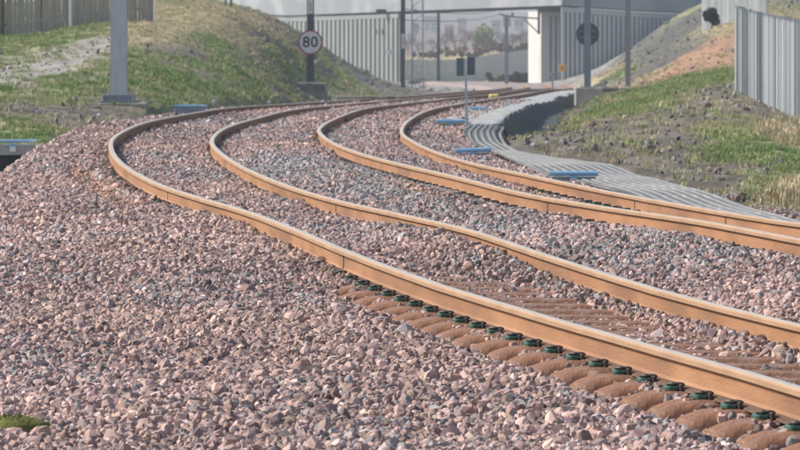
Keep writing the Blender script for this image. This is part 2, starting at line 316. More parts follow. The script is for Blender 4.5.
def bed(X, Y):
    x1, s1, z1, c1 = tc(0, Y); x2, s2, z2, c2 = tc(1, Y)
    L1 = (X-x1)/np.sqrt(1+s1*s1); L2 = (X-x2)/np.sqrt(1+s2*s2)
    a = z1+c1*np.clip(L1/GA, -1.5, 1.5); b = z2+c2*np.clip(L2/GA, -1.5, 1.5)
    w = sm(.95, 2.45, L1); z = a*(1-w)+b*w-.172
    p = .012+.03*bump1(L1, .9, 2.5, .4)
    p = p+.06*(fbm(X*1.1, Y*.8, 3)-.5)+.10*(fbm(X*.5+4, Y*.33+9, 2)-.5)*sm(1.3, 2.2, -L1)+.02*bump1(Y, 36, 47, 4)*bump1(L1, -1.0, 1.0, .3)
    # where the sleepers lie open
    p = p-.11*bump1(L1, -1.45, -.66, .08)*(1-sm(33, 39, Y+1.2*L1))-.03*bump1(L1, -1.5, -.98, .08)*(1-sm(27, 33, Y))+.05*bump1(L1, -.98, -.76, .05)*(1-sm(33, 39, Y))
    p = p-.062*bump1(L1, -.66, .52, .08)*(1-sm(37, 40, Y+1.5*L1))
    p = p-.085*bump1(L1, -1.45, -1.02, .1)*bump1(Y, 50, 67, 4)
    p = p-.03*bump1(L2, -1.25, -.74, .08)*bump1(Y, 40, 78, 6)
    p = p-.045*bump1(L2, -.72, .74, .08)*(1-sm(58, 66, Y))
    p = p-.02*bump1(L1, -1.0, -.72, .06)*bump1(Y, 44, 90, 5)
    p = p+.035*bump1(L1, -1.15, -.7, .15)*bump1(Y, 43, 50, 2.5)+.06*bump1(L1, .1, .76, .15)*bump1(Y, 37, 47, 3)
    p = p+.06*bump1(L1, -4.5, -1.3, .8)*bump1(Y, 36, 60, 8)+.03*bump1(L1, -2.6, -1.2, .4)*bump1(Y, 60, 110, 8)
    return z+p, L1, L2
def ground(X, Y):
    X = np.asarray(X, float); Y = np.asarray(Y, float)
    zb, L1, L2 = bed(X, Y); zt = terrain(X, Y)
    bumpy = .16*(fbm(X*1.3, Y*.9, 4)-.5)+.05*(fbm(X*6, Y*4, 3)-.5)
    zt = zt+bumpy*sm(40, 60, Y)*np.clip(1+(Y-200)/300, 1, 2)*(1-sm(900, 1500, Y))
    dl = np.maximum(-L1-edge_l(Y), 0); dr = np.maximum(L2-edge_r(Y), 0)
    zt = zt-np.clip(.42-(Y-200)*.001, .3, .42)*(1-sm(.7, 2.2, dr))*(dr > 0)*sm(99, 108, Y)*(1-sm(330, 350, Y))
    d = np.maximum(dl, dr)
    fall = np.where(dl > 0, dl*.75, dr*2.2)
    far = np.clip(Y/150, 1, 3)
    z = np.maximum(zb-fall, np.minimum(zt, zb+d*1.1*far))
    z = np.where(d > 25, zt, z)
    w = sm(560, 640, Y)                                  # past the bridge the bed melts into the field
    z = np.where(d > 0, z, zb)
    z = z*(1-w)+np.where(d > 0, z, np.minimum(zt, zb))*w
    return z, L1, L2, d, dl, dr, (zb-fall) >= np.minimum(zt, zb+d*1.1*far)-.01
CK = {'g': ((.15,.19,.065),(.29,.27,.15)), 't': ((.42,.35,.22),(.30,.27,.14)), 'd': ((.09,.075,.062),(.17,.145,.118)),
      'r': ((.37,.205,.125),(.28,.17,.11)), 'k': ((.34,.32,.30),(.22,.21,.20)), 'y': ((.42,.34,.16),(.30,.25,.13)), 's': ((.06,.06,.062),(.10,.095,.085)), 'h': ((.26,.15,.13),(.14,.135,.11))}
def ground_mesh():
    us = np.concatenate([np.linspace(-1.2,-.14,60)[:-1], np.linspace(-.14,-.088,70)[:-1], np.linspace(-.088,.088,360), np.linspace(.088,.14,70)[1:], np.linspace(.14,1.2,60)[1:]])
    vs = np.concatenate([np.linspace(math.log(3), math.log(18), 25)[:-1], np.linspace(math.log(18), math.log(620), 620)[:-1], np.linspace(math.log(620), math.log(9000), 60)])
    U, V = np.meshgrid(us, vs); Y = np.exp(V); X = U*Y
    z, L1, L2, d, dl, dr, onfall = ground(X, Y)
    nx, ny = len(us), len(vs)
    co = np.stack([X, Y, z-.012], -1).reshape(-1, 3)
    i = np.arange((ny-1)*nx).reshape(ny-1, nx)[:, :-1].ravel()
    q = np.stack([i, i+1, i+1+nx, i+nx], 1)
    me = bpy.data.meshes.new('ground'); me.vertices.add(len(co)); me.vertices.foreach_set('co', co.astype(np.float32).ravel())
    me.loops.add(q.size); me.loops.foreach_set('vertex_index', q.ravel().astype(np.int32))
    me.polygons.add(len(q)); me.polygons.foreach_set('loop_start', np.arange(0, q.size, 4, dtype=np.int32))
    try: me.polygons.foreach_set('loop_total', np.full(len(q), 4, np.int32))
    except Exception: pass
    me.polygons.foreach_set('use_smooth', np.ones(len(q), bool)); me.update(calc_edges=True)
    w = kindw(X, np.maximum(Y, 18)); n = fbm(X.ravel()*1.7, Y.ravel()*.7, 5); n = sm(.36, .64, n)[:,None]
    c = np.zeros((len(co), 3))
    for j, k in enumerate(KINDS): c += w[:, j:j+1]*(np.array(CK[k][0])*(1-n)+np.array(CK[k][1])*n)
    bal = ((d.ravel() <= 0) | ((dl.ravel() > 0) & (dl.ravel() < .9) & onfall.ravel())).astype(float)
    bal *= (1-sm(560, 600, Y.ravel()))
    a = me.attributes.new('base', 'FLOAT_COLOR', 'POINT'); a.data.foreach_set('color', np.concatenate([c, np.ones((len(c),1))], 1).astype(np.float32).ravel())
    a = me.attributes.new('bal', 'FLOAT', 'POINT'); a.data.foreach_set('value', bal.astype(np.float32))
    m = bpy.data.materials.new('ground'); m.use_nodes = True; t = m.node_tree; N = t.nodes; L = t.links; b = N['Principled BSDF']; b.inputs['Roughness'].default_value = .95
    ac = N.new('ShaderNodeAttribute'); ac.attribute_name = 'base'; ab = N.new('ShaderNodeAttribute'); ab.attribute_name = 'bal'
    tcn = N.new('ShaderNodeTexCoord')
    n1 = N.new('ShaderNodeTexNoise'); n1.inputs['Scale'].default_value = 9; n1.inputs['Detail'].default_value = 8; L.new(tcn.outputs['Object'], n1.inputs[0])
    mr = N.new('ShaderNodeMapRange'); mr.inputs[1].default_value = .3; mr.inputs[2].default_value = .7; mr.inputs[3].default_value = .55; mr.inputs[4].default_value = 1.4; L.new(n1.outputs[0], mr.inputs[0])
    sc = N.new('ShaderNodeVectorMath'); sc.operation = 'SCALE'; L.new(ac.outputs['Color'], sc.inputs[0]); L.new(mr.outputs[0], sc.inputs['Scale'])
    vo = N.new('ShaderNodeTexVoronoi'); vo.inputs['Scale'].default_value = 15; L.new(tcn.outputs['Object'], vo.inputs[0])
    rp = N.new('ShaderNodeValToRGB'); cr = rp.color_ramp
    cr.elements[0].position = 0; cr.elements[0].color = (.15,.14,.14,1); cr.elements[1].position = 1; cr.elements[1].color = (.42,.31,.27,1)
    for p_, c_ in ((.3,(.27,.26,.26,1)),(.55,(.33,.27,.26,1)),(.8,(.40,.31,.29,1))):
        e = cr.elements.new(p_); e.color = c_
    sp = N.new('ShaderNodeSeparateColor'); L.new(vo.outputs['Color'], sp.inputs[0]); L.new(sp.outputs[0], rp.inputs[0])
    mx = N.new('ShaderNodeMixRGB'); L.new(ab.outputs['Fac'], mx.inputs[0]); L.new(sc.outputs[0], mx.inputs[1]); L.new(rp.outputs[0], mx.inputs[2])
    L.new(mx.outputs[0], b.inputs['Base Color'])
    bp = N.new('ShaderNodeBump'); bp.inputs['Strength'].default_value = .7; bp.inputs['Distance'].default_value = .05
    L.new(n1.outputs[0], bp.inputs['Height']); L.new(bp.outputs[0], b.inputs['Normal'])
    me.materials.append(m)
    o = bpy.data.objects.new('ground', me); COL.objects.link(o); tag(o, kind='structure')
ground_mesh()

# ------------------------------------------------------------------ ballast
_aY = np.arange(10, 120, .05); _arc = []
for _t in (0, 1):
    _s = tc(_t, _aY)[1]; _arc.append(np.concatenate([[0], np.cumsum(np.sqrt(1+_s[1:]**2)*.05)]))
def arc_of(t, Y): return np.interp(Y, _aY, _arc[t])
def rock_mesh(i):
    r_ = random.Random(100+i); bm = bmesh.new()
    el = (1, r_.uniform(.65,.95), r_.uniform(.5,.8))
    for k in range(21):
        v = Vector((r_.gauss(0,1), r_.gauss(0,1), r_.gauss(0,1))).normalized()*r_.uniform(.9,1.08)
        bm.verts.new((v.x*el[0], v.y*el[1], v.z*el[2]))
    bmesh.ops.convex_hull(bm, input=bm.verts)
    for v in [v for v in bm.verts if not v.link_faces]: bm.verts.remove(v)
    me = bpy.data.meshes.new('rock_%02d' % i); bm.to_mesh(me); bm.free(); me.materials.append(M['stone']); return me
ROCKS = [rock_mesh(i) for i in range(14)]
def scatter_ballast():
    bands = [(15,30,860,.0275),(30,45,620,.0285),(45,65,430,.030),(65,90,260,.034),(90,130,130,.040),(130,200,42,.055)]
    P = []; Sz = []
    for y0, y1, den, size in bands:
        n = int((.24*(y1**2-y0**2)/2)*den)
        Y = np.sqrt(rng.random(n)*(y1**2-y0**2)+y0**2); X = (rng.random(n)*.24-.12)*Y
        z, L1, L2, d, dl, dr, onf = ground(X, Y)
        ok = (d <= 0) | ((dl > 0) & (dl < 1.3) & onf & (rng.random(n) < 1-dl*.6))
        ok |= (dr > 0) & (dr < .5) & (rng.random(n) < .25) & (Y < 60)
        for L in (L1, L2):
            for sd_ in (-1, 1): ok &= np.abs(L-sd_*GA) > .062
        ph = np.abs((arc_of(0, Y-L1*tc(0, Y)[1])/.65) % 1-.0); ph = np.minimum(ph, 1-ph)*.65      # distance from the nearest sleeper's centre line
        ok &= ~((ph < .125) & (((np.abs(L1) < .60) & (Y < 41)) | ((L1 < -.62) & (L1 > -1.12) & (Y < 39+L1))) & (rng.random(n) < .93-.33*(np.abs(L1) < .6)*(Y > 24)))
        # stones inside the grey mat's strip are hidden under it
        lo = mat_in(Y); ok &= ~((L2 > lo+.04) & (dr <= 0) & (Y > 49))
        X, Y, z, L1 = X[ok], Y[ok], z[ok], L1[ok]
        s = size*np.exp(rng.normal(0, .27, len(X))); s = np.minimum(s, size*2)
        P.append(np.stack([X, Y, z+rng.uniform(-.45,.75,len(X))*size], 1)); Sz.append(s)
    P = np.concatenate(P); s = np.concatenate(Sz); n = len(P)
    scl = s[:,None]*rng.uniform(.78, 1.25, (n,3))
    X, Y = P[:,0], P[:,1]
    _, L1, L2 = bed(X, Y)
    patch = fbm(X*.55+3, Y*.22+8, 4)
    big = fbm(X*.42+31, Y*.16+3, 3)
    tone = .53+.06*(L1 < -.8)+(patch-.5)*.9+rng.normal(0, .235, n)
    tone -= .22*bump1(L1, .9, 2.9, .5)*bump1(Y, 36, 80, 8)          # the greyer fill between the tracks further off
    tone += .07*bump1(L1, .9, 2.9, .5)*(1-sm(32, 40, Y))
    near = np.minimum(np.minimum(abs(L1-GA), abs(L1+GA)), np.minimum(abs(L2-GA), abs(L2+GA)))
    rs = rng.random(n) < .35*np.exp(-(near/.16)**2); tone = np.where(rs, rng.uniform(.85, 1, n), tone)
    tone = np.clip(tone, 0, .88)
    st = np.maximum(bump1(L1, -1.5, -1.0, .15)*bump1(Y, 49, 68, 5), .8*bump1(L2, -1.5, -1.05, .15)*bump1(Y, 50, 62, 4))
    tone = np.where(rng.random(n) < st*.7, rng.uniform(.9, 1, n), tone)
    lum = np.exp(rng.normal(-.07, .27, n))*(1+.55*(big-.5)); lum = np.where(rng.random(n) < .035, lum*1.5, lum); lum = np.where(rng.random(n) < .04, lum*.55, lum)
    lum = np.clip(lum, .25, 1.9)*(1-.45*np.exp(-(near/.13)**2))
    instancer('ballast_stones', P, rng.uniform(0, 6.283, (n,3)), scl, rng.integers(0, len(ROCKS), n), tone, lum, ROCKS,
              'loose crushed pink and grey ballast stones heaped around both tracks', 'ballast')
    print('ballast', n)
MI_Y = [48,50,57,64,72,84,106]; MI = [1.1,1.1,1.3,1.65,1.8,1.95,1.95]
def mat_in(Y): return np.where((Y > 48) & (Y < 400), np.interp(Y, MI_Y, MI), 9)
scatter_ballast()
# ------------------------------------------------------------------ tracks
# rail section (lateral, height below running surface), 60 kg flat-bottom; each point carries the material of the face that follows it
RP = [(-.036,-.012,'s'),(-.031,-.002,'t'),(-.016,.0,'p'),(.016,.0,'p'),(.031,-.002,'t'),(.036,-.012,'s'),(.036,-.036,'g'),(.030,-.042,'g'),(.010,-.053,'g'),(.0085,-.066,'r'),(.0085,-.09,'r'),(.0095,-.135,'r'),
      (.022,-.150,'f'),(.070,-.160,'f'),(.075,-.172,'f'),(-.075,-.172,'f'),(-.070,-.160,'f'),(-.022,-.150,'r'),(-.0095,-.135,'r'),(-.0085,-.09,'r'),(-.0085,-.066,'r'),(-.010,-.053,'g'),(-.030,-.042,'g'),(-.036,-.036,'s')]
def make_rail(t, side, parent, org):
    Ys = np.concatenate([np.arange(9, 70, .5), np.arange(70, 140, .8), np.arange(140, 300, 2), np.arange(300, 452, 4)])
    x, sl, z, c = tc(t, Ys); k = 1/np.sqrt(1+sl*sl); nxv, nyv = k, -sl*k
    zz = z+side*c; vs = []; n = len(RP)
    for i in range(len(Ys)):
        cx = x[i]+side*GA*nxv[i]; cy = Ys[i]+side*GA*nyv[i]
        for a, h, _ in RP: vs.append((cx+a*nxv[i]-org[0], cy+a*nyv[i]-org[1], zz[i]+h-org[2]))
    mb = MB(); b = {'p': M['polish'], 'g': M['headshade'], 'f': M['foot'], 't': M['railtop'], 's': M['railside'], 'r': M['rust']}
    mb.v = vs
    for i in range(len(Ys)-1):
        for j in range(n):
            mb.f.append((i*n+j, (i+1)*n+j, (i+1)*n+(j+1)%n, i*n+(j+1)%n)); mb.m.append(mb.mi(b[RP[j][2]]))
    mb.f.append(tuple(range(n))); mb.m.append(mb.mi(M['rust'])); mb.f.append(tuple((len(Ys)-1)*n+j for j in range(n-1,-1,-1))); mb.m.append(mb.mi(M['rust']))
    return mb.build('rail', parent)
def sleeper_mesh():
    mb = MB(); prof = [(-.135,-.14),(-.132,-.085),(-.118,-.034),(-.090,-.006),(-.058,.002),(-.026,-.022),(.0,-.045),(.026,-.022),(.058,.002),(.090,-.006),(.118,-.034),(.132,-.085),(.135,-.14)]
    st = [(-1.17,-.21,.84),(-1.165,-.15,.94),(-1.13,-.095,1),(-1.07,-.046,1.04),(-.98,-.012,1.02),(-.87,0,.97),(-.6,0,.92),(.6,0,.92),(.87,0,.97),(.98,-.012,1.02),(1.07,-.046,1.04),(1.13,-.095,1),(1.165,-.15,.94),(1.17,-.21,.84)]
    n = len(prof)
    for l, dz, w in st: mb.v += [(l, p[0]*w, p[1]+dz) for p in prof]
    mi = mb.mi(M['sleeper'])
    for i in range(len(st)-1):
        for j in range(n-1): mb.f.append((i*n+j, (i+1)*n+j, (i+1)*n+j+1, i*n+j+1)); mb.m.append(mi)
    mb.f.append(tuple(range(n-1,-1,-1))); mb.m.append(mi); mb.f.append(tuple((len(st)-1)*n+j for j in range(n))); mb.m.append(mi)
    me = mb.build('sleeper'); d = me.data; d.polygons.foreach_set('use_smooth', [True]*len(d.polygons)); bpy.data.objects.remove(me); return d
def clip_mesh():
    mb = MB()                                     # seen with the rail at +x
    mb.bbox(-.072,-.066,.002,-.012,.066,.023, M['clipgreen'], .008)       # nylon insulator
    mb.bbox(-.010,-.075,.0,.014,.075,.036, M['clipsteel'], .006)          # cast shoulder
    arc = []
    for k in range(15):
        a = k/14*math.pi*1.5-.3; arc.append((-.022+.036*math.cos(a), .044*math.sin(a*.98+.1), .030+.005*math.sin(a*2)))
    mb.tube(arc, .0085, M['clipsteel'], 6)
    mb.tube([(-.045,-.03,.030),(.01,-.034,.036),(.022,-.02,.030)], .009, M['clipsteel'], 6)
    o = mb.build('rail_clip'); d = o.data; bpy.data.objects.remove(o); return d
SLM, CLM = sleeper_mesh(), clip_mesh()
def frame(t, Y):
    x, sl, z, c = [float(v) for v in tc(t, Y)]
    ang = -math.atan(sl); dz = (float(spl(2+t, Y+.5))-float(spl(2+t, Y-.5)))
    return x, sl, z, c, ang, dz
def make_track(t, y0, y1, label):
    x, sl, z, c, ang, dz = frame(t, 20)
    org = (x, 20, z-.172)
    T = thing('railway_track', org, label, 'railway track', 'parallel railway tracks')
    for side in (-1, 1): make_rail(t, side, T, org)
    k_ = math.ceil(float(arc_of(t, y0))/.65); 
    while True:
        Y = float(np.interp(k_*.65, _arc[t], _aY)); k_ += 1
        if Y > y1: break
        x, sl, z, c, ang, dz = frame(t, Y)
        tilt = math.atan2(-c, GA)
        jit = random.uniform(-.012, .012)
        s = share('sleeper', SLM, T, (x-org[0], Y-org[1], z-.1725-org[2]), (0, 0, ang+jit), (1.03, 1.22, 1)); s.rotation_euler = (0, tilt, ang+jit)
        for side in (-1, 1):
            for io in (-1, 1):
                share('rail_clip', CLM, s, ((side*GA+io*.088)/1.03, random.uniform(-.006,.006), .001), (0, 0, 0 if io < 0 else math.pi), (1/1.03, 1/1.22, 1))
    return T, org
def weld(t, side, px, T, org, lo, hi, half=.016):
    # find the spot on the rail that stands at this bearing
    Ys = np.linspace(lo, hi, 4000); xs = 400+F*rail_x(t, side, Ys)/Ys; i = int(np.argmin(abs(xs-px))); Y = float(Ys[i])
    x, sl, z, c, ang, dz = frame(t, Y); mb = MB()
    out = [(a*1.06+(.004 if a > 0 else -.004), h) for a, h, m_ in RP if -.150 <= h <= -.036]
    for sg in (1,):
        L_ = [(a, h) for a, h in out if a < 0]; L_.sort(key=lambda q: q[1])
        R_ = [(a, h) for a, h in out if a > 0]; R_.sort(key=lambda q: -q[1])
        ring = L_+R_; n = len(ring)
        mb.add([(a, -half, h) for a, h in ring]+[(a, half, h) for a, h in ring],
               [tuple(range(n-1,-1,-1)), tuple(range(n, 2*n))]+[(k, (k+1) % n, n+(k+1) % n, n+k) for k in range(n)], M['joint'])
    k = 1/math.sqrt(1+sl*sl)
    mb.build('rail_joint', T, loc=(x+side*GA*k-org[0], Y-side*GA*sl*k-org[1], z+side*c-org[2]), rot=(0, 0, ang))
T1, o1 = make_track(0, 16, 68, 'nearer left-hand track with rusty rails, its steel sleepers lying bare at the lower right')
T2, o2 = make_track(1, 33, 80, 'right-hand track beside the grey ribbed mat, sleepers buried in ballast')
for a in [(0,-1,343,28,50),(0,-1,168,44,70),(0,1,338,30,60),(1,-1,547,45,75),(1,1,637,45,75),(1,1,729,42,60)]:
    weld(a[0], a[1], a[2], (T1, T2)[a[0]], (o1, o2)[a[0]], a[3], a[4])

# ------------------------------------------------------------------ ribbed mat and geotextile beside the right-hand track
def strip(name, Ys, offs, zf, m, parent=None, flat=False):
    """offs(Y) -> array of lateral offsets from track 2 centre, zf(i, j, Y, off) extra height"""
    mb = MB(); rows = []
    for Y in Ys:
        if flat: random.seed(int(Y*10))
        o_ = offs(Y); x, sl, z, c = [float(v) for v in tc(1, Y)]; k = 1/math.sqrt(1+sl*sl)
        X = x+o_/k; g = ground(X, np.full(len(o_), Y))[0]
        if flat: g = np.full(len(o_), z+c*1.5-.172+.045)+.02*math.sin(Y*.35)-.05*sm(-.12, .0, o_-float(edge_r(Y)))
        rows.append((X, Y, g))
    n = len(rows[0][0])
    for i, (X, Y, g) in enumerate(rows):
        for j in range(n): mb.v.append((X[j], Y, g[j]+zf(i, j, Y)))
    mi = mb.mi(m)
    for i in range(len(rows)-1):
        for j in range(n-1): mb.f.append((i*n+j, i*n+j+1, (i+1)*n+j+1, (i+1)*n+j)); mb.m.append(mi)
    o = mb.build(name, parent, smooth=True)
    md = o.modifiers.new('thickness', 'SOLIDIFY'); md.thickness = .012; md.offset = -1
    return o
NR = 13; RO = (0, .008, .044, .052)
def mo(Y):
    lo = float(np.interp(Y, MI_Y, MI)); w0 = np.array([i*.118+r for i in range(NR) for r in RO]+[NR*.118])
    hi = float(edge_r(Y))+.06
    return np.clip(hi-w0[::-1], lo, hi)
def mz(i, j, Y):
    jj = (NR*4-j) % 4; up = jj in (1, 2)
    return .03+(.019 if up else 0)+.008*math.sin(Y*.9)
def mat_strip():
    Ys = np.arange(47.5, 106, .5)
    o = strip('ribbed_mat', Ys, mo, mz, M['mat'], flat=True); me = o.data; me.materials.append(M['matshade']); nj = NR*4
    me.polygons.foreach_set('use_smooth', [False]*len(me.polygons))
    for p in me.polygons:
        q = (NR*4-1-(p.index % nj)) % 4
        if q == 3: p.material_index = 1
    tag(o, 'grey ribbed mat laid lengthwise beside the right-hand rail', 'mat')
mat_strip()
S2 = thing('geotextile_sheet', (3.5, 150, 0), 'grey geotextile sheet over the track shoulder with dark wavy edge', 'sheet')
S2.location = (0, 0, 0)
strip('sheet_top', np.arange(108, 352, 1.0), lambda Y: np.linspace(1.35, float(edge_r(Y))+.02, 12), lambda i, j, Y: .045+.02*math.sin(Y*1.9)+.012*math.sin(j*2+Y*.7), M['fabric'], S2)
strip('sheet_skirt', np.arange(107, 356, 1.0), lambda Y: np.linspace(float(edge_r(Y))-.02, float(edge_r(Y))+.95, 12), lambda i, j, Y: .055+.03*math.sin(Y*.9+j), M['membrane'], S2)

# ------------------------------------------------------------------ grass and loose stones
def tuft_mesh(i, n, h, spread, w):
    r_ = random.Random(500+i); v = []; f = []
    for k in range(n):
        a = r_.uniform(0, 6.283); rr = spread*math.sqrt(r_.random()); x, y = rr*math.cos(a), rr*math.sin(a)
        hh = h*r_.uniform(.5, 1.1); le = hh*r_.uniform(.1, .6); b = r_.uniform(0, 6.283); dx, dy = math.cos(b), math.sin(b)
        wx, wy = -dy*w*r_.uniform(.6,1.2), dx*w; q = len(v)
        v += [(x-wx,y-wy,-.03),(x+wx,y+wy,-.03),(x+wx*.7+dx*le*.4,y+wy*.7+dy*le*.4,hh*.6),(x-wx*.7+dx*le*.4,y-wy*.7+dy*le*.4,hh*.6),(x+dx*le,y+dy*le,hh)]
        f += [(q,q+1,q+2,q+3),(q+3,q+2,q+4)]
    me = bpy.data.meshes.new('tuft_%02d' % i); me.from_pydata(v, [], f); me.materials.append(M['blade']); return me
TUFTS = [tuft_mesh(i, 26, 1, .75, .035) for i in range(7)]
def scatter_grass():
    n = 150000
    Y = np.exp(rng.uniform(math.log(44), math.log(420), n)); X = rng.uniform(-.115, .115, n)*Y
    z, L1, L2, d, dl, dr, onf = ground(X, Y); w = kindw(X, Y)
    g = dict(zip(KINDS, w.T)); cl = fbm(X*1.2+50, Y*.6, 4)
    p = g['g']*1.0+g['t']*.95+g['d']*.06+g['r']*.05+g['k']*.05+g['y']*.8
    p = p*(1-.6*(g['s'] > .3))
    p *= sm(.24, .40, cl)
    far_r = (g['t'] > .4) & (X/Y > .05) & (Y < 110); p = np.where(far_r, p*sm(.40, .62, fbm(X*2.3+5, Y*1.2, 3)), p)
    ok = (rng.random(n) < p) & (d > .12) & ~((dl > 0) & onf) & (dr != .0001)
    ok &= ~((dr > 0) & (dr < .55) & (Y > 100))
    X, Y, z, cl = X[ok], Y[ok], z[ok], cl[ok]; g = {k: v[ok] for k, v in g.items()}; n = len(X)
    h = (.035+.03*sm(.45,.7,cl)+.00035*Y)*rng.uniform(.6, 1.5, n)
    dryr = (g['t'] > .5) & (X/Y > .05) & (Y < 110); h = np.where(dryr, h*2.2, h*(1-.35*g['t']))
    hue = fbm(X*.8+9, Y*.35+2, 3)
    tone = .30*g['g']+.88*g['t']+.55*g['d']+.8*g['r']+.5*g['k']+.8*g['y']+(hue-.5)*.85+rng.normal(0, .10, n)
    lum = np.exp(rng.normal(.06, .18, n))
    ws = h*rng.uniform(1.0, 1.9, n)*np.where(dryr, .9, 1)
    instancer('grass_tufts', np.stack([X, Y, z], 1), np.stack([np.zeros(n), np.zeros(n), rng.uniform(0,6.283,n)], 1), np.stack([ws, ws, h], 1),
              rng.integers(0, len(TUFTS), n), np.clip(tone, 0, 1), lum, TUFTS, 'short green and straw-coloured grass growing over the banks', 'grass')
    print('grass', n)
scatter_grass()
def scatter_loose():
    n = 20000
    Y = np.exp(rng.uniform(math.log(46), math.log(480), n)); X = rng.uniform(-.11, .11, n)*Y
    z, L1, L2, d, dl, dr, onf = ground(X, Y); w = kindw(X, Y); g = dict(zip(KINDS, w.T))
    p = g['d']*.8+g['k']*1+g['s']*.9+g['g']*.012+g['r']*.3+g['t']*.012
    ok = (rng.random(n) < p) & (d > .25) & ~((dl > 0) & onf) & ~((dr > 0) & (dr < .7) & (Y > 100))
    X, Y, z = X[ok], Y[ok], z[ok]; n = len(X)
    s = (.012+.00013*Y)*np.exp(rng.normal(0, .6, n)); s = np.minimum(s, .0011*Y)
    scl = s[:,None]*rng.uniform(.7, 1.3, (n,3))
    lum = np.exp(rng.normal(-.45, .35, n)); lum = np.where(rng.random(n) < .04, 1.6, lum)
    instancer('loose_stones', np.stack([X, Y, z+s*.2], 1), rng.uniform(0, 6.283, (n,3)), scl, rng.integers(0, len(ROCKS), n),
              np.clip(rng.normal(.22, .14, n), 0, .5), lum, ROCKS, 'loose stones and clods lying on the bare soil of the banks', 'stones')
scatter_loose()
# ------------------------------------------------------------------ bridge
def wall_seg(mb, A, B, z0, z1, th, m, out=None):
    """vertical slab between plan points A and B, thickness away from the camera"""
    A = Vector(A); B = Vector(B); d = (B-A).normalized(); n = Vector((-d.y, d.x))
    if n.y < 0: n = -n
    z0a, z0b = z0 if hasattr(z0, '__len__') else (z0, z0); z1a, z1b = z1 if hasattr(z1, '__len__') else (z1, z1)
    Pn = [A, B, B+n*th, A+n*th]; zz0 = [z0a, z0b, z0b, z0a]; zz1 = [z1a, z1b, z1b, z1a]
    vs = [(p.x, p.y, zz0[i]) for i, p in enumerate(Pn)]+[(p.x, p.y, zz1[i]) for i, p in enumerate(Pn)]
    mb.add(vs, [(0,3,2,1),(4,5,6,7),(0,1,5,4),(1,2,6,5),(2,3,7,6),(3,0,4,7)], m)
def bridge():
    pL = at(200,11,640); pA = at(287,15.5,610); pC = at(562,5.3,548); pD = at(640,10.5,549); pE = at(740,15,552)
    B_ = thing('road_bridge', (0,0,0), 'pale concrete road bridge with ribbed abutment walls spanning the tracks', 'bridge')
    mb = MB(); top = 2.6
    for a, b in ((pL,pA),(pA,pC),(pC,pD),(pD,pE)):
        wall_seg(mb, a.xy, b.xy, (a.z, b.z), (a.z+top, b.z+top), .45, M['deck'])
    mb.build('parapet', B_)
    mb = MB()                                             # dark strip under the parapet, its colour paints the thin shadow line
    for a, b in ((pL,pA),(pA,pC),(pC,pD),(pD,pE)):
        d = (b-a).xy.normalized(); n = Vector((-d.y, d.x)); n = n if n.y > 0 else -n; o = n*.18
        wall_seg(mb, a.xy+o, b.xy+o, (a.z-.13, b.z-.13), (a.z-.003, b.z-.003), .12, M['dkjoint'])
    mb.build('shadow_strip', B_)
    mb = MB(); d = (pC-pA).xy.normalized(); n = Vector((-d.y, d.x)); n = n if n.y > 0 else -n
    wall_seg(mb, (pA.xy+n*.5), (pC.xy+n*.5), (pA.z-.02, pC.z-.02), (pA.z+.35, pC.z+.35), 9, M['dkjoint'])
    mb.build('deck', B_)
    # abutments: backing wall with upright ribs standing 6 cm proud
    def abut(name, a, b, ztop, zbot, pitch, m, pars=True, off=.35):
        d = (b-a).xy; L_ = d.length; d = d.normalized(); n = Vector((-d.y, d.x)); n = n if n.y > 0 else -n
        A = a.xy+n*off; Bq = b.xy+n*off
        w = MB(); wall_seg(w, A+n*.12, Bq+n*.12, zbot, ztop, .3, M['gapshade']); w.build(name, B_)
        w = MB(); wall_seg(w, A-n*.05, Bq-n*.05, (ztop[0]-.56, ztop[1]-.56), (ztop[0]-.003, ztop[1]-.003), .16, m); w.build('top_beam', B_)
        r = MB(); k = int(L_/pitch)
        for i in range(k):
            t0 = (i+.10)/k; t1 = (i+.70)/k; zt = ztop[0]*(1-t0)+ztop[1]*t0-.60
            p = A+d*L_*t0-n*.065; q = A+d*L_*t1-n*.065
            wall_seg(r, p, q, zbot, zt, .182, m)
        o = r.build('ribs', B_); o['kind'] = 'stuff'
    f = lambda a, b, t: a.lerp(b, t)
    def on_ac(px):                                        # point of the bridge face seen at this bearing
        u = (px-400)/F; dx, dy = pC.x-pA.x, pC.y-pA.y; t = (u*pA.y-pA.x)/(dx-u*dy); return pA.lerp(pC, t)
    qL = on_ac(396)                   # right end of the left abutment
    a0 = f(pL, pA, .3)
    abut('abutment_wall', pA, qL, (pA.z-.18, qL.z-.18), -4.2, 1.15, M['wallL'])
    abut('abutment_wall', a0, pA, (a0.z-.18, pA.z-.18), -3, 1.15, M['wallL'])
    abut('abutment_wall', at(541.2,10.5,553), at(561.5,10.5,553), (pC.z-.62, pC.z-.62), -3.2, .5, M['wallR'], off=.0)
    abut('abutment_wall', pC, pD, (pC.z-.18, pD.z-.18), -3.2, .5, M['wallR'])
    abut('abutment_wall', pD, pE, (pD.z-.18, pE.z-.18), -3.2, .5, M['wallR'])
    # white end pier
    p0 = at(528.3,11,545); p1 = at(541.2,11,545)
    q0 = Vector((.02566*556, 556)); q1 = q0+Vector((.381,-.925))*3.5; mb = MB(); wall_seg(mb, q0, q1, -2.9, p0.z, .7, M['pier']); mb.build('end_pier', B_)
    mb = MB(); mb.box(p1.x-.2, 550.8, p0.z+.003, p1.x+2.4, 555, p0.z+.32, M['dkjoint']); mb.build('pier_cap_shadow', B_)  # near-black bar paints the shadow line at the pier cap
    mb = MB(); c = at(384.5,11,on_ac(384.5).y); mb.box(c.x-1.0, c.y-.4, c.z-.13, c.x+1.0, c.y+.3, c.z+.2, M['dkjoint']); mb.build('bearing', B_)
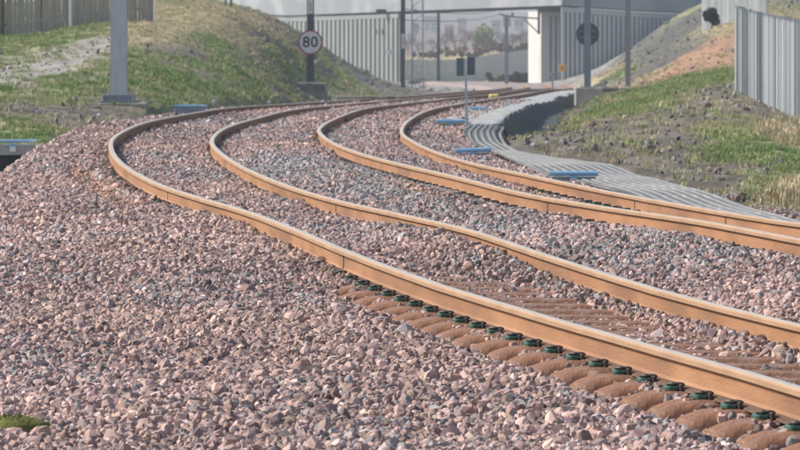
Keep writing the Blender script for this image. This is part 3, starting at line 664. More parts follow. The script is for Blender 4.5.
    # small marks on the walls
    for x, y, s, mm in ((376,32,.25,'wallmark'),(379.5,32,.28,'wallmark'),(383,32,.28,'wallmark')):
        c = at(x, y, on_ac(x).y+.05); q = MB(); q.box(c.x-s/2, c.y, c.z-.28, c.x+s/2, c.y+.03, c.z+.28, M['mastmid']); q.build('wall_mark', B_)
    c = at(390.5,52,on_ac(390).y+.1); q = MB(); q.box(c.x-.3, c.y, c.z-.3, c.x+.3, c.y+.03, c.z+.3, M['white']); q.box(c.x-.72, c.y, c.z-.26, c.x-.45, c.y+.03, c.z+.26, M['white']); q.build('wall_plate', B_)
    c = at(617.3,27,562); q = MB(); q.box(c.x-.14, c.y, c.z-.40, c.x+.14, c.y+.03, c.z+.40, M['white']); q.build('wall_plate', B_)
    # handrail along the road to the left
    h = MB(); a = at(155,4,640); b = pL
    for k in range(16):
        p = a.lerp(Vector((b.x, b.y, b.z+.2)), k/15); h.tube([(p.x,p.y,p.z-.5),(p.x,p.y,p.z+1.2)], .05, M['palis'], 6)
    for dz in (.2,.7,1.2): h.tube([(a.x,a.y,a.z+dz),(b.x,b.y,b.z+.2+dz)], .04, M['palis'], 6)
    o = h.build('road_railing'); tag(o, 'pale steel railing along the road left of the bridge', 'railing')
    q = MB(); wall_seg(q, (a.x-3, a.y+1.5), (b.x, b.y+1.5), a.z-3, a.z-.1, .4, M['deck']); o = q.build('retaining_wall'); tag(o, 'low pale road wall behind the grassy bank beside the wooden fence', 'wall')
    # orange sign on the right abutment
    c = at(562.5,68,532); sg = thing('orange_sign', c, 'small square orange sign in front of the ribbed wall', 'sign')
    q = MB(); q.bbox(-.37,-.02,-.37,.37,.02,.37,M['orange'],.01); q.build('sign_plate', sg)
    q = MB()
    for k in range(4): 
        a_ = k*math.pi/2; q.tube([(.2*math.cos(a_),-.035,.2*math.sin(a_)),(.2*math.cos(a_+math.pi/2),-.035,.2*math.sin(a_+math.pi/2))], .035, M['brownmark'], 5)
    q.build('diamond_mark', sg)
    g0 = float(ground(np.array([c.x]), np.array([c.y+.06]))[0][0])
    q = MB(); q.tube([(0,.06,.35),(0,.06,g0-c.z-.2)], .035, M['mastmid'], 6); q.build('post', sg)
M['wallR'] = mat('abutment_concrete_right', (.50,.525,.54), (.42,.445,.46), .35, .9, 0, .1, 3, stretch=(1,1,.3), c3=(.37,.39,.41), s3=.22)
bridge()
def gz(x, y): return float(ground(np.array([float(x)]), np.array([float(y)]))[0][0])

# ------------------------------------------------------------------ overhead line masts and signs
def hsec(mb, x0, w, d, z0, z1, m, t=.018, w1=None):
    w1 = w1 or w
    def plate(xa0, xa1, y0, y1):
        s = w1/w
        vs = [(xa0,y0,z0),(xa1,y0,z0),(xa1,y1,z0),(xa0,y1,z0),(xa0*s,y0,z1),(xa1*s,y0,z1),(xa1*s,y1,z1),(xa0*s,y1,z1)]
        mb.add(vs, [(0,3,2,1),(4,5,6,7),(0,1,5,4),(1,2,6,5),(2,3,7,6),(3,0,4,7)], m)
    plate(-w/2, w/2, -d/2, -d/2+t); plate(-w/2, w/2, d/2-t, d/2); plate(-t/2, t/2, -d/2+t+.001, d/2-t-.001)
def mast(px, pw, Y, ybase, m, label, plinth=None, height=7.2, rz=0, w1=None, pm='concrete', tagy=None, open_=False):
    p = at(px, ybase, Y); w = pw*Y/F
    T = thing('overhead_line_mast', p, label, 'mast', 'overhead line masts', rz)
    mb = MB()
    if open_:                                             # channel pair seen face on: two flanges with a web behind
        hsec(mb, 0, w, w, .06, height, m, w*.10, w1 and w1*Y/F)
    else: hsec(mb, 0, w, w, .03, height, m, w*.09, w1 and w1*Y/F)
    mb.build('mast_post', T)
    if plinth:
        x0, x1, yb = plinth; hh = (yb-ybase)*Y/F
        mb = MB(); mb.bbox((x0-px)*Y/F, -.45, -hh-.35, (x1-px)*Y/F, .75, -.003, M[pm], .03); mb.build('plinth', T)
        mb = MB(); bw = w*1.15; mb.bbox(-bw, -bw, 0, bw, bw, .035, M['mastmid'], .004); mb.build('base_plate', T)
        for sx in (-1, 1):
            mb = MB(); mb.tube([(sx*bw*.8,-bw*.8,.036),(sx*bw*.8,-bw*.8,.14)], .02, M['mastmid'], 6); mb.build('bolt', T)
    if tagy:
        z = (ybase-tagy)*Y/F; mb = MB(); mb.box(-w*.36,-w/2-.03,z-.24*Y/165,w*.36,-w/2-.004,z+.24*Y/165, M['white']); pl = mb.build('number_plate', T)
        mb = MB(); mb.box(-w*.07,-w/2-.036,z-.14*Y/165,w*.07,-w/2-.0305,z+.14*Y/165, M['mastmid']); mb.build('plate_mark', pl)
    return T
mt = mast(119, 16.5, 112, 102, M['galv'], 'large galvanised mast on concrete plinth at the left grassy bank', (100,148,113), open_=True, w1=14.5)
mb = MB(); mb.bbox(-.36,-.30,.037,.36,.28,.17,M['mastmid'],.01); mb.build('footing_frame', mt)
for sx in (-.30,-.2,.2,.3):
    mb = MB(); mb.tube([(sx,-.26,.17),(sx,-.26,.26)], .016, M['mastmid'], 6); mb.build('bolt', mt)
m80 = mast(310.5, 7.2, 185, 82.5, M['mastdark'], 'dark mast standing on weathered concrete block behind the round 80 sign', (294,327,98), pm='concdark', tagy=6.5, rz=0)
def text(s, size, depth, m, parent, loc, name):
    c = bpy.data.curves.new(name, 'FONT'); c.body = s; c.size = size; c.extrude = depth; c.align_x = 'CENTER'; c.align_y = 'CENTER'; c.offset = .006*size
    o = bpy.data.objects.new('tmp', c); COL.objects.link(o); dg = bpy.context.evaluated_depsgraph_get()
    me = bpy.data.meshes.new_from_object(o.evaluated_get(dg)); bpy.data.objects.remove(o); me.materials.clear(); me.materials.append(m)
    q = share(name, me, parent, loc, (R(90), 0, 0)); return q
text('2', .2, .01, M['black'], m80, (.47, -.465, -.24), 'painted_number')
c = at(310.3, 42.3, 184.7); r_ = 12.3*184.7/F
sg = thing('speed_sign', c, 'round white speed sign reading 80 with red rim on a dark mast', 'speed sign')
mb = MB(); mb.disc((0,-.02,0), r_-.045, .025, M['white'], 48); mb.build('sign_face', sg)
mb = MB(); mb.disc((0,-.026,0), r_, .034, M['red'], 48, r0=r_-.05); mb.build('red_rim', sg)
text('8', .56, .004, M['black'], sg, (-.15,-.028,-.005), 'digit'); text('0', .56, .004, M['black'], sg, (.15,-.028,-.005), 'digit')
mb = MB(); mb.box(-.2,.016,.12,.2,.09,.17,M['mastmid']); mb.box(-.2,.016,-.17,.2,.09,-.12,M['mastmid']); mb.build('bracket', sg)
mast(403, 4.4, 310, 88, M['mastdark'], 'dark mast left of the bridge opening with small white plate', height=9.5, tagy=41)
mast(438.5, 3.0, 600, 85, M['mastmid'], 'slim grey mast seen in the bridge opening left of the grey lineside panels', height=8.9)
mast(506.5, 3.3, 500, 84.5, M['mastmid'], 'short grey mast beneath the bracket arm left of the white pier', height=6.95)
m5 = mast(587.5, 6.6, 200, 87.5, M['mastmid'], 'grey mast on pale concrete block in front of the right abutment', (575,602,97), height=9, w1=5.6)
mast(628, 5.0, 250, 87, M['mastmid'], 'tall grey mast at the foot of the stony right embankment', height=9)
c = at(587.6, 34, 200.3); sb = thing('round_sign', c, 'dark grey back of a round sign fixed to the mast on the concrete block', 'sign')
mb = MB(); mb.disc((0,0,0), 11.6*200/F, .02, M['signback'], 40); mb.build('sign_disc', sb)
mb = MB(); mb.box(-.3,-.03,.1,.3,-.002,.15,M['mastmid']); mb.box(-.3,-.03,-.15,.3,-.002,-.1,M['mastmid']); mb.build('bracket', sb)
# lattice mast
c = at(417.5, 88, 400); lt = thing('lattice_mast', c, 'pale lattice mast just right of the dark mast by the bridge', 'mast')
k = 400/F
for dx in (-5.4, 5.4):
    for dy in (-.35, .35):
        mb = MB(); mb.box(dx*k-.055, dy-.055, 0, dx*k+.055, dy+.055, 9.4, M['palis']); mb.build('leg', lt)
for dy in (-.35, .35):
    z = .3; sgn = 1
    while z < 9.2:
        mb = MB(); mb.tube([(-5.4*k*sgn, dy, z),(5.4*k*sgn, dy, z+.62)], .028, M['palis'], 5); mb.build('brace', lt); z += .62; sgn = -sgn
c = at(420, 89, 380); gr = thing('guard_frame', c, 'low dark steel frame beside the lattice mast foot', 'frame')
for dx in (-5,0,5):
    mb = MB(); mb.tube([(dx*.076,0,0),(dx*.076,0,.76)], .035, M['mastmid'], 6); mb.build('post', gr)
mb = MB(); mb.tube([(-.42,0,.76),(.42,0,.76)], .045, M['mastdark'], 6); mb.build('top_rail', gr)
# bracket arm carried by the pier
a = at(499,14,543.5); b = at(539,18.5,543.5); br = thing('contact_wire_bracket', b, 'dark overhead wire bracket arm reaching left from the white pier', 'bracket')
mb = MB(); e = at(513,17,543.5)
mb.tube([(a.x-b.x,0,a.z-b.z),(e.x-b.x,0,e.z-b.z),(0,0,0)], .09, M['mastdark'], 6); mb.build('arm', br)
s0 = at(524,19,543.5); s1 = at(538.5,33,543.5); mb = MB(); mb.tube([s0-b, s1-b], .07, M['mastdark'], 6); mb.build('strut', br)
i0 = at(512.3,12.5,543.5); i1 = at(512.3,17,543.5); mb = MB(); mb.tube([i0-b, i1-b], .13, M['mastdark'], 8); mb.build('insulator', br)
mb = MB(); mb.box(-.12,-.1,-1.7,.12,1.45,.9,M['mastdark']); mb.build('wall_plate', br)
# contact wires
for (x0,y0,Y0,x1,y1,Y1,lab) in ((404,20,310,500,14.5,543.5,'overhead contact wire from the dark mast to the bracket arm'),(404,9,310,500,10,543.5,'upper catenary wire above the contact wire')):
    a = at(x0,y0,Y0); b = at(x1,y1,Y1); pts = [a.lerp(b, t/8)-Vector((0,0,.35*math.sin(math.pi*t/8))) for t in range(9)]
    mb = MB(); mb.tube(pts, .028, M['mastdark'], 5); o = mb.build('overhead_wire'); tag(o, lab, 'wire')
# marker sign on its post
c = at(467.5,129,104); mk = thing('marker_sign', c, 'two dark grey panels on a leaning pale post beside the ribbed mat', 'sign'); k = 104/F
mb = MB(); mb.add([(-.026,-.02,-.1),(.026,-.02,-.1),(.026,.02,-.1),(-.026,.02,-.1),(-.026-2.2*k,-.02,71*k),(.018-2.2*k,-.02,71*k),(.018-2.2*k,.02,71*k),(-.026-2.2*k,.02,71*k)], [(0,3,2,1),(4,5,6,7),(0,1,5,4),(1,2,6,5),(2,3,7,6),(3,0,4,7)], M['galv']); mb.build('post', mk)
for x0, x1, y0, y1 in ((456.5,464,58,76),(467,475,57,75)):
    mb = MB(); mb.bbox((x0-467.5)*k,.0215,(129-y1)*k,(x1-467.5)*k,.034,(129-y0)*k,M['panel'],.003); mb.build('panel', mk)
mb = MB(); mb.box((456.5-467.5)*k,-.0335,(129-76)*k-.012,(475-467.5)*k,-.0325,(129-76)*k-.002,M['signback']); 
c = at(552.5,90,330); q = thing('marker_post', c, 'short pale post at the far end of the track shoulder', 'post')
mb = MB(); mb.tube([(0,0,-.2),(0,0,1.0)], .06, M['palis'], 8); mb.build('post', q)
mb = MB(); mb.tube([(0,0,1.001),(0,0,1.12)], .13, M['palis'], 8); mb.build('cap', q)

# ------------------------------------------------------------------ blue bars
def bluebar(x0, x1, yt, yb, Y, label, body='greybox', tg=True, slope=0, tagx=.5, bar=.235):
    xm = (x0+x1)/2; c = at(xm, yb, Y); k = Y/F; W2 = (x1-x0)/2*k; H = (yb-yt)*k
    T = thing('lineside_box', c, label, 'lineside box', 'blue-topped boxes beside the tracks')
    T.rotation_euler = (0, slope, 0)
    mb = MB(); mb.bbox(-W2*.93, .0, -.06, W2*.93, .16, H*.52, M[body], .012); mb.build('box_body', T)
    mb = MB(); mb.box(-W2*.85, .03, -.30, W2*.85, .15, -.062, M['membrane']); mb.build('hollow_shade', T)  # near-black block paints the shade of the hollow under the box
    mb = MB(); mb.tube([(-W2, .0, H*.80),(W2, .0, H*.80)], H*bar, M['blue'], 10); mb.build('blue_bar', T)
    mb = MB(); xt = (tagx-.5)*2*W2; mb.bbox(xt-.05,-.03,H*.28,xt+.05,-.001,H*.62,M['blue'],.004); mb.build('bar_bracket', T)
    if tg:
        mb = MB(); mb.bbox(xt-.048,-.045,-.01,xt+.042,-.031,H*.34,M['white'],.004); mb.build('white_tag', T)
    return T
bluebar(549,598,171.5,182,64,'bright blue bar over grey box nearest the near end of the ribbed mat')
bluebar(456,491,148,158.5,80,'blue bar with white tag at the left corner of the ribbed mat', slope=R(-2.5))
bluebar(437,465,119.5,128,106,'blue bar over tan box left of the leaning marker post', body='tanbox', tg=True)
bluebar(470,486,107,113.5,132,'small blue box on the grey sheet behind the marker post')
bluebar(173,207,105,111,112,'pale blue bar at the grass edge right of the large mast plinth', tg=False)
bluebar(-40,37,138.5,151,74,'blue-topped grey box over a dark hollow at the left frame edge', tagx=.69, bar=.13)
# white reflectors
for x, y, Y, lab in ((213.5,100.5,118,'small white reflector in the grass left of the outer rail'),(269,101.5,140,'small white reflector on grey slab below the green bank'),(508.5,103,150,'small white reflector on the grey sheet right of the rails')):
    c = at(x, y, Y); k = Y/F; q = thing('white_reflector', c, lab, 'reflector', 'white lineside reflectors')
    mb = MB(); mb.disc((0,-.02,0), 1.7*k, .03, M['white'], 12); mb.build('reflector_disc', q)
    mb = MB(); mb.tube([(0,.03,0),(0,.03,-5*k)], .015, M['mastmid'], 6); mb.build('stem', q)
c = at(494,96.5,205); q = MB(); k = 205/F
q.bbox(-5*k,-.5,-.05,5*k,.4,.10,M['yellow'],.05); o = q.build('yellow_plate', loc=c); tag(o, 'pale yellow plate lying between the far rails', 'plate')
# troughing slab lines by the foot of the bank
c = at(368,96.5,190); k = 190/F; q = MB(); q.bbox(-32*k,-.2,-.1,32*k,.2,.02,M['concrete'],.02); o = q.build('cable_trough', loc=c, rot=(0,0,R(0))); tag(o, 'pale concrete cable trough lid right of the 80 sign plinth', 'cable trough')
c = at(614,90.5,235); k = 235/F; cn = thing('concrete_culvert', c, 'low concrete block with dark opening between the two right masts', 'culvert')
q = MB(); q.bbox(-12*k,-.3,-.25,5*k,.5,2.6*k,M['mastdark'],.03); q.build('dark_mouth', cn)
q = MB(); q.bbox(5.1*k,-.35,-.25,26*k,.6,3.2*k,M['concrete'],.04); q.build('concrete_slab', cn)

# ------------------------------------------------------------------ wooden fence, top left
def wood_fence():
    T = thing('wooden_fence', (0,0,0), 'weathered grey-brown vertical board fence along the top of the left bank', 'fence')
    x = -60.; i = 0; Yf = lambda x: 178+max(x, -100)*.08
    bm_ = []
    for k in range(6):
        mb = MB(); mb.box(-.075,-.012,0,.075,.012,2.0,M['fence']); r_ = random.Random(k)
        vs = [(-.075,-.012,0),(.075,-.012,0),(.075,.012,0),(-.075,.012,0),(-.075,-.012,2+r_.uniform(-.04,.04)),(.075,-.012,2+r_.uniform(-.04,.04)),(.075,.012,2),(-.075,.012,2)]
        mb = MB(); mb.add(vs, [(0,3,2,1),(4,5,6,7),(0,1,5,4),(1,2,6,5),(2,3,7,6),(3,0,4,7)], M['fence']); o = mb.build('board'); bm_.append(o.data); bpy.data.objects.remove(o)
    X = (-60-400)*Yf(-60)/F
    while True:
        Y = 182; px = 400+X*F/Y
        if px > 153: break
        g = gz(X, Y)
        share('board', bm_[i % 6], T, (X, Y+random.uniform(-.02,.02), g-.03+random.uniform(-.03,.03)), (0, random.uniform(-.018,.018), random.uniform(-.1,.1)), (random.uniform(.78,.98), 1, 1))
        X += .146 if px > -5 else .2; i += 1
    for px in (-56, 3, 40, 78, 116, 153):
        p = at(px, 0, 182); g = gz(p.x, 182.1); mb = MB(); mb.bbox(-.07,-.09 if px == 3 else .05,-.2,.07,.06 if px == 3 else .19,2.05,M['postbrown'],.008); mb.build('post', T, loc=(p.x, 182, g))
    for hz in (.45, 1.6):
        a = at(-60,0,182); b = at(153,0,182); pts = [(a.x+(b.x-a.x)*t/20, 182.05, gz(a.x+(b.x-a.x)*t/20, 182)+hz) for t in range(21)]
        mb = MB(); mb.tube(pts, .045, M['fence'], 4); mb.build('rail', T)
    for px, lab in ((70.5,'white-painted post in front of the wooden fence'),(154.8,'white post at the right end of the wooden fence')):
        p = at(px,0,180.5); g = gz(p.x, 180.5); mb = MB(); mb.bbox(-.045,-.045,-.1,.045,.045,1.5,M['white'],.008); o = mb.build('white_post', loc=(p.x,180.5,g)); tag(o, lab, 'post')
wood_fence()
for px, lab in ((225.5,'left of two thin dark posts on the dry-grass crest'),(231,'right of two thin dark posts on the dry-grass crest')):
    p = at(px,7,260); g = gz(p.x, 260); mb = MB(); mb.tube([(0,0,-.3),(.03,0,1.6)], .06, M['mastdark'], 6); o = mb.build('thin_post', loc=(p.x,260,g)); tag(o, lab, 'post')

# ------------------------------------------------------------------ steel palisade fences
def pale_mesh(h, w=.065, pm='palis'):
    mb = MB(); hw = w/2
    prof = [(-hw,.0),(-hw*.45,-.016),(hw*.45,-.016),(hw,.0)]
    vs = []
    for z in (0, h-.09): vs += [(x, y, z) for x, y in prof]
    vs += [(0, -.008, h)]
    mb.add(vs, [(0,1,5,4),(1,2,6,5),(2,3,7,6),(4,5,8),(5,6,8),(6,7,8)], M[pm])
    mb.add([(x, y+.004, z) for x, y, z in vs[:8]], [(4,5,1,0),(5,6,2,1),(6,7,3,2)], M[pm])
    o = mb.build('pale'); d = o.data; bpy.data.objects.remove(o); return d
def palisade(A, B, h, label, pitch=.12, w=.065, zf=None, stuff=False, rails=True, postgap=2.75, pm='palis'):
    A = Vector(A); B = Vector(B); L_ = (B-A).length; d = (B-A)/L_; rz = math.atan2(d.y, d.x)
    if math.cos(rz) < 0: rz += math.pi
    T = thing('palisade_fence', (A.x, A.y, 0), label, 'fence', None)
    n = int(L_/pitch); me = pale_mesh(h, w, pm); Z = []
    mb = MB()
    for i in range(n+1):
        p = A+d*(i*L_/n); g = zf(i/n, p) if zf else gz(p.x, p.y)-.02; Z.append((p, g))
        if stuff:
            base = MB(); c_, s_ = math.cos(rz), math.sin(rz)
            for f_ in [0]:
                vs = [(-w/2,0,0),(w/2,0,0),(w/2,0,h-.1),(0,0,h),(-w/2,0,h-.1)]
                q = [(p.x-A.x+x*c_, p.y-A.y+x*s_, g+z) for x, y, z in vs]; q2 = [(a, b+.02, c) for a, b, c in q]
                mb.add(q+q2, [(0,1,2,3,4),(9,8,7,6,5),(0,4,9,5),(1,6,7,2),(2,7,8,3),(3,8,9,4)], M['palis'])
        else:
            if i % 5 == 0: tw, sh = random.uniform(-.05,.05), random.uniform(-.012,.012)
            share('pale', me, T, (p.x-A.x+sh*math.sin(rz), p.y-A.y+sh*math.cos(rz), g+random.uniform(-.01,.01)), (0, random.uniform(-.006,.006), rz+tw+random.uniform(-.03,.03)))
    if stuff: o = mb.build('pales', T); o['kind'] = 'stuff'
    nrm = Vector((-d.y, d.x)); nrm = nrm if nrm.dot(A) > 0 else -nrm
    for hz in (.35, h-.45):
        mb = MB(); mb.tube([(p.x-A.x+nrm.x*.075, p.y-A.y+nrm.y*.075, g+hz) for p, g in Z[::8]+[Z[-1]]], .028, M['palis'], 4); mb.build('rail', T)
    k = max(int(L_/postgap), 1)
    for i in range(k+1):
        p, g = Z[min(int(i*n/k), n)]; mb = MB(); mb.bbox(-.05,-.05,-.3,.05,.05,h-.05,M['galv'],.006); mb.build('post', T, loc=(p.x-A.x+nrm.x*.165, p.y-A.y+nrm.y*.165, g), rot=(0,0,rz))
    return T
a = at(735.5,89,123); b = at(812,125,100)
def zright(t, p): return CZ-((89+(125-89)*t)-YH)*p.y/F
palisade(a.xy, b.xy, 2.08, 'galvanised steel palisade fence of close upright pales at the right edge', .108, .080, zf=zright, postgap=2.75)
a = at(702,28,348); b = at(765,20,335)
palisade(a.xy, b.xy, 2.6, 'hazy steel fence on the crest behind the dark shrub', .17, .11, stuff=False)
a = at(398,84,640); b = at(474,84,650); c = at(531,78,660)
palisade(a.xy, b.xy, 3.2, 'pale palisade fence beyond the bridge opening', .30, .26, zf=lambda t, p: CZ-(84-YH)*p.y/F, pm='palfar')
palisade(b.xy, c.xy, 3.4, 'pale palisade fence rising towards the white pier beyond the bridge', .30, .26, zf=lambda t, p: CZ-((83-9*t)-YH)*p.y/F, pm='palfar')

# ------------------------------------------------------------------ plants and trees
def leafmat(nm, c, c2): return mat(nm, c, c2, 1.2, .8, c3=tuple(v*1.4 for v in c), s3=.6)
M['lf_dark'] = leafmat('dark_foliage', (.035,.05,.03), (.02,.03,.02)); M['lf_green'] = leafmat('spring_foliage', (.26,.29,.12), (.17,.20,.09))
M['lf_brown'] = leafmat('brown_scrub', (.17,.14,.07), (.10,.09,.05)); M['lf_tan'] = leafmat('tan_scrub', (.38,.30,.15), (.28,.21,.10)); M['lf_red'] = leafmat('red_scrub', (.30,.17,.11), (.20,.12,.08)); M['twig'] = mat('bare_twigs', (.20,.16,.15), (.13,.10,.10), 2, .9)
def plant(name, px, py, Y, wpx, hpx, m, label, cat, n=1500, leaf=.16, trunk=True, group=None, seed=1, lift=.15):
    r_ = np.random.default_rng(seed); k = Y/F; W2 = wpx*k/2; H = hpx*k; c = at(px, py, Y)
    T = thing(name, c, label, cat, group)
    cl = 9; cc = np.stack([r_.uniform(-.62,.62,cl)*W2, r_.uniform(-.6,.6,cl)*W2, H*(lift+.1+(.72-lift)*r_.random(cl))], 1); cr = r_.uniform(.28,.5,cl)*min(W2, H*.6)
    w = r_.integers(0, cl, n); u = r_.normal(size=(n,3)); u /= np.linalg.norm(u, axis=1, keepdims=True)
    P = cc[w]+u*(cr[w]*r_.random(n)**.4)[:,None]*np.array([1.1,1.1,.95])
    P[:,2] = np.clip(P[:,2], H*.02, H*1.05)
    a = r_.normal(size=(n,3)); a /= np.linalg.norm(a, axis=1, keepdims=True); b = np.cross(a, r_.normal(size=(n,3))); b /= np.linalg.norm(b, axis=1, keepdims=True)
    s = (leaf*np.exp(r_.normal(0,.3,n)))[:,None]
    V = np.stack([P-a*s, P+b*s*.5, P+a*s, P-b*s*.5], 1).reshape(-1,3)
    me = bpy.data.meshes.new('crown'); me.from_pydata(V.tolist(), [], [(4*i,4*i+1,4*i+2,4*i+3) for i in range(n)]); me.materials.append(m)
    share('crown', me, T)
    mb = MB(); mb.tube([(0,0,-.1*H),(.02*W2,0,H*.25),(.05*W2,0,H*.7)], [W2*.07+.02, W2*.05+.015, .01], M['bark'], 6)
    for i in range(cl): mb.tube([(0,0,H*.12),tuple(cc[i]*np.array([.55,.55,.7])),tuple(cc[i])], [W2*.035+.01, W2*.02+.008, .006], M['bark'], 5)
    mb.build('trunk', T); return T
def bare_tree(px, py, Y, hpx, label, seed, spread=.5):
    r_ = random.Random(seed); k = Y/F; H = hpx*k; c = at(px, py, Y); T = thing('bare_tree', c, label, 'tree', 'bare trees beyond the bridge')
    tr = MB(); tr.tube([(0,0,-.3),(0,0,H*.2),(r_.uniform(-.03,.03)*H,0,H*.45)], [H*.022,H*.017,H*.012], M['bark'], 6); tr.build('trunk', T)
    mb = MB()
    def grow(p, d, L_, rad, lev):
        q = p+d*L_; mb.tube([p, q], [rad, rad*.6], M['twig'], 4, caps=False)
        if lev == 0: return
        for i in range(4 if lev > 1 else 5):
            e = (d+Vector((r_.gauss(0,spread), r_.gauss(0,spread), r_.gauss(.05,spread*.6)))).normalized(); grow(p.lerp(q, r_.uniform(.45,1)), e, L_*r_.uniform(.6,.8), rad*.55, lev-1)
    for i in range(5):
        d = Vector((r_.gauss(0,.45), r_.gauss(0,.45), 1)).normalized(); grow(Vector((0,0,H*r_.uniform(.15,.42))), d, H*.26, H*.011, 3)
    mb.build('crown', T)
plant('shrub', 712, 27, 328, 20, 20, M['lf_dark'], 'dark evergreen shrub against the hazy fence on the right crest', 'shrub', 4500, .06, seed=3)
plant('bush', 500, 84, 560, 44, 11, M['lf_brown'], 'low dark scrub bush under the bridge left of the white pier', 'bush', 3500, .16, seed=4, lift=0)
plant('bush', 522, 83, 565, 22, 12, M['lf_brown'], 'rounded brown bush hard against the white pier', 'bush', 1800, .16, seed=5, lift=0)
plant('leafy_tree', 482, 58, 950, 34, 36, M['lf_green'], 'yellow-green leafy tree in the middle of the bridge opening', 'tree', 1900, .24, seed=6)
for i, (x, y, Y, h, lab) in enumerate(((455,56,960,34,'bare tree with pale forked branches left of the green tree'),(446,56,1010,28,'bare tree next to the white far house'),(465,57,1000,30,'thin bare tree just left of the green tree'),(503,56,980,26,'bare tree just right of the green tree'),(520,52,1000,22,'bare tree nearest the white pier'),(433,56,980,22,'small bare tree below the white far house'),(408,57,1010,24,'bare tree furthest left in the bridge opening'),(419,57,960,20,'low bare tree behind the lattice mast'),(474,55,1040,30,'bare tree mingling with the left side of the green tree'),(493,55,1020,31,'bare tree mingling with the right side of the green tree'),(512,54,960,24,'forked bare tree left of the white pier'))):
    bare_tree(x, y, Y, h, lab, 20+i)
for i, (x, w, y, h, m_, lab) in enumerate(((425,40,57,6,'lf_brown','brown scrub strip below the white far house'),(510,36,52,6,'lf_brown','reddish brown scrub on the rise near the pier'),(470,36,57,5,'lf_brown','low scrub at the foot of the green tree'),(455,50,55,8,'lf_tan','straw-brown scrub behind the bare trees'),(488,44,52,9,'lf_red','reddish scrub band right of the green tree'),(523,24,50,8,'lf_red','reddish scrub hard left of the white pier'))):
    plant('scrub', x, y, 900, w, h, M[m_], lab, 'bush', 2500, .3, seed=40+i, lift=0)
# far houses
def house(px, py, Y, wpx, hpx, label, wm='render', ridge=True):
    k = Y/F; w = wpx*k; h = hpx*k; c = at(px, py, Y); d = w*.8
    T = thing('house', (c.x, c.y, c.z), label, 'house', 'houses on the far hillside')
    mb = MB(); hb = h*.62; mb.box(-w/2,0,-2,w/2,d,hb,M[wm]); mb.build('wall', T)
    mb = MB(); o = w*.04; mb.add([(-w/2-o,-o,hb-.05),(w/2+o,-o,hb-.05),(w/2+o,d+o,hb-.05),(-w/2-o,d+o,hb-.05),(-w/2-o,d/2,h),(w/2+o,d/2,h)], [(0,1,5,4),(2,3,4,5),(0,4,3),(1,2,5),(3,2,1,0)], M['roof']); mb.build('roof', T)
    n = max(2, int(w/3.2))
    for i in range(n):
        for r in range(2 if hb > 4 else 1):
            x = -w/2+(i+.5)*w/n; z = hb*(.2+.42*r); mb = MB(); mb.box(x-.55,-.06,z,x+.55,-.004,z+hb*.2,M['glass']); mb.build('window', T)
house(430.5,31,2300,13,15,'white house high on the far hillside, largest in the bridge opening')
r9 = random.Random(4)
for i, (x, y, w, h, wm, lab) in enumerate(((496,26,9,6,'render','pale far house right of the green tree top'),(507,21,8,6,'brickw','highest brick far house beyond the bracket arm'),(519,25,10,6,'render','wide pale far house near the pier top'),
    (500,38,8,6,'render','low pale far house behind the bare trees'),(513,41,9,6,'render','lowest far house left of the pier'),(524,36,8,6,'brickw','brick far house partly behind the pier edge'),
    (449,31,8,6,'brickw','brick far house right of the large white house'),(462,24,9,6,'render','pale far house above the bare trees'),(415,28,8,6,'brickw','brick far house behind the lattice mast'),(412,40,8,7,'render','pale far house low behind the lattice mast'))):
    house(x, y, 1900+y*-8+i*23, w, h, lab, wm)
# clump of moss at the bottom left
c = at(13,444,22.9); mz_ = gz(c.x-.0, c.y)
mo_ = thing('moss_clump', (c.x, c.y, mz_), 'yellow-green moss clump on the ballast at the bottom left corner', 'moss')
M['moss'] = mat('moss', (.17,.17,.025), (.10,.105,.02), 30, .9, 0, .5, 90)
mb = MB(); r_ = random.Random(9); nn = 16; rings = 6; vs = [(0,0,.075)]; fs = []
for i in range(1, rings+1):
    for j in range(nn):
        a_ = j*2*math.pi/nn; rr = i/rings*(.15+.02*math.sin(a_*3+1)+.012*r_.random()); vs.append((rr*math.cos(a_)*1.15, rr*math.sin(a_)*1.6, .075*math.sqrt(max(0,1-(i/rings)**2))+r_.uniform(-.005,.005)-(.03 if i == rings else 0)))
for j in range(nn): fs.append((0, 1+j, 1+(j+1)%nn))
for i in range(rings-1):
    for j in range(nn): fs.append((1+i*nn+j, 1+(i+1)*nn+j, 1+(i+1)*nn+(j+1)%nn, 1+i*nn+(j+1)%nn))
mb.add(vs, fs, M['moss']); mb.build('moss_pad', mo_, smooth=True)
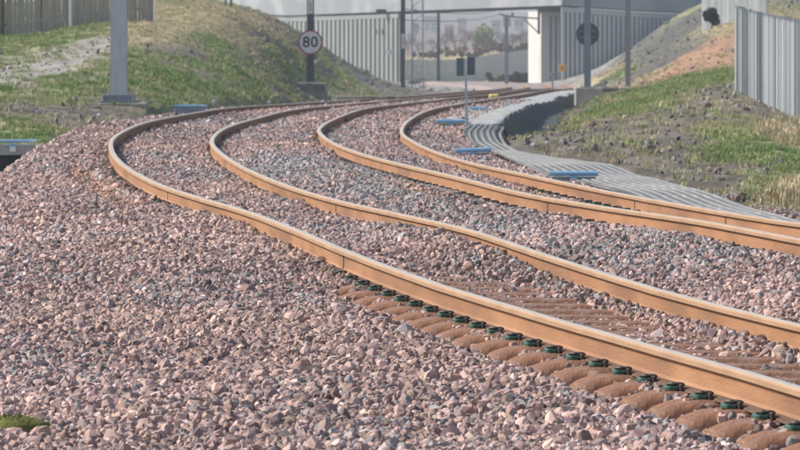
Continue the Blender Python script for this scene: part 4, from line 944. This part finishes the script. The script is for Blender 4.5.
# fronds on the moss
fr = MB()
for i in range(500):
    a_ = r_.uniform(0,6.283); q = math.sqrt(r_.random()); x = q*.14*math.cos(a_); y = q*.19*math.sin(a_); z = .07*math.sqrt(max(0,1-q*q)); l = r_.uniform(.012,.03); b_ = r_.uniform(0,6.283); ww = .004
    fr.add([(x-ww*math.sin(b_),y+ww*math.cos(b_),z-.01),(x+ww*math.sin(b_),y-ww*math.cos(b_),z-.01),(x+l*.6*math.cos(b_),y+l*.6*math.sin(b_),z+l)], [(0,1,2)], M['moss'])
o = fr.build('fronds', mo_); o['kind'] = 'stuff'
# sky shell is the world; thin air over the whole valley
hz = MB(); _gm = bpy.data.objects['ground'].data; _gc = np.empty(len(_gm.vertices)*3, np.float32); _gm.vertices.foreach_get('co', _gc); _gc = _gc.reshape(-1,3); print('ground z', _gc.min(0), _gc.max(0)); hz.box(float(_gc[:,0].min())-5,-20,float(_gc[:,2].min())-1,float(_gc[:,0].max())+5,float(_gc[:,1].max())+5,float(max(_gc[:,2].max(), 16))+2,M['white']); ho = hz.build('haze'); ho.data.materials.clear()
hm = bpy.data.materials.new('haze'); hm.use_nodes = True; N = hm.node_tree.nodes; N.remove(N['Principled BSDF'])
pv = N.new('ShaderNodeVolumePrincipled'); pv.inputs['Color'].default_value = (.80,.90,1,1); pv.inputs['Density'].default_value = .0003; pv.inputs['Anisotropy'].default_value = .2
hm.node_tree.links.new(pv.outputs[0], N['Material Output'].inputs['Volume']); ho.data.materials.append(hm); tag(ho, 'thin pale haze hanging in the air over the valley', None, None, 'stuff')
# each pale of a palisade weathers a little differently
t = M['palis'].node_tree; N = t.nodes; b = N['Principled BSDF']; src = b.inputs['Base Color'].links[0].from_socket
oi = N.new('ShaderNodeObjectInfo'); mr = N.new('ShaderNodeMapRange'); mr.inputs[3].default_value = .68; mr.inputs[4].default_value = 1.3
t.links.new(oi.outputs['Random'], mr.inputs[0]); sc = N.new('ShaderNodeVectorMath'); sc.operation = 'SCALE'; t.links.new(src, sc.inputs[0]); t.links.new(mr.outputs[0], sc.inputs['Scale']); t.links.new(sc.outputs[0], b.inputs['Base Color'])
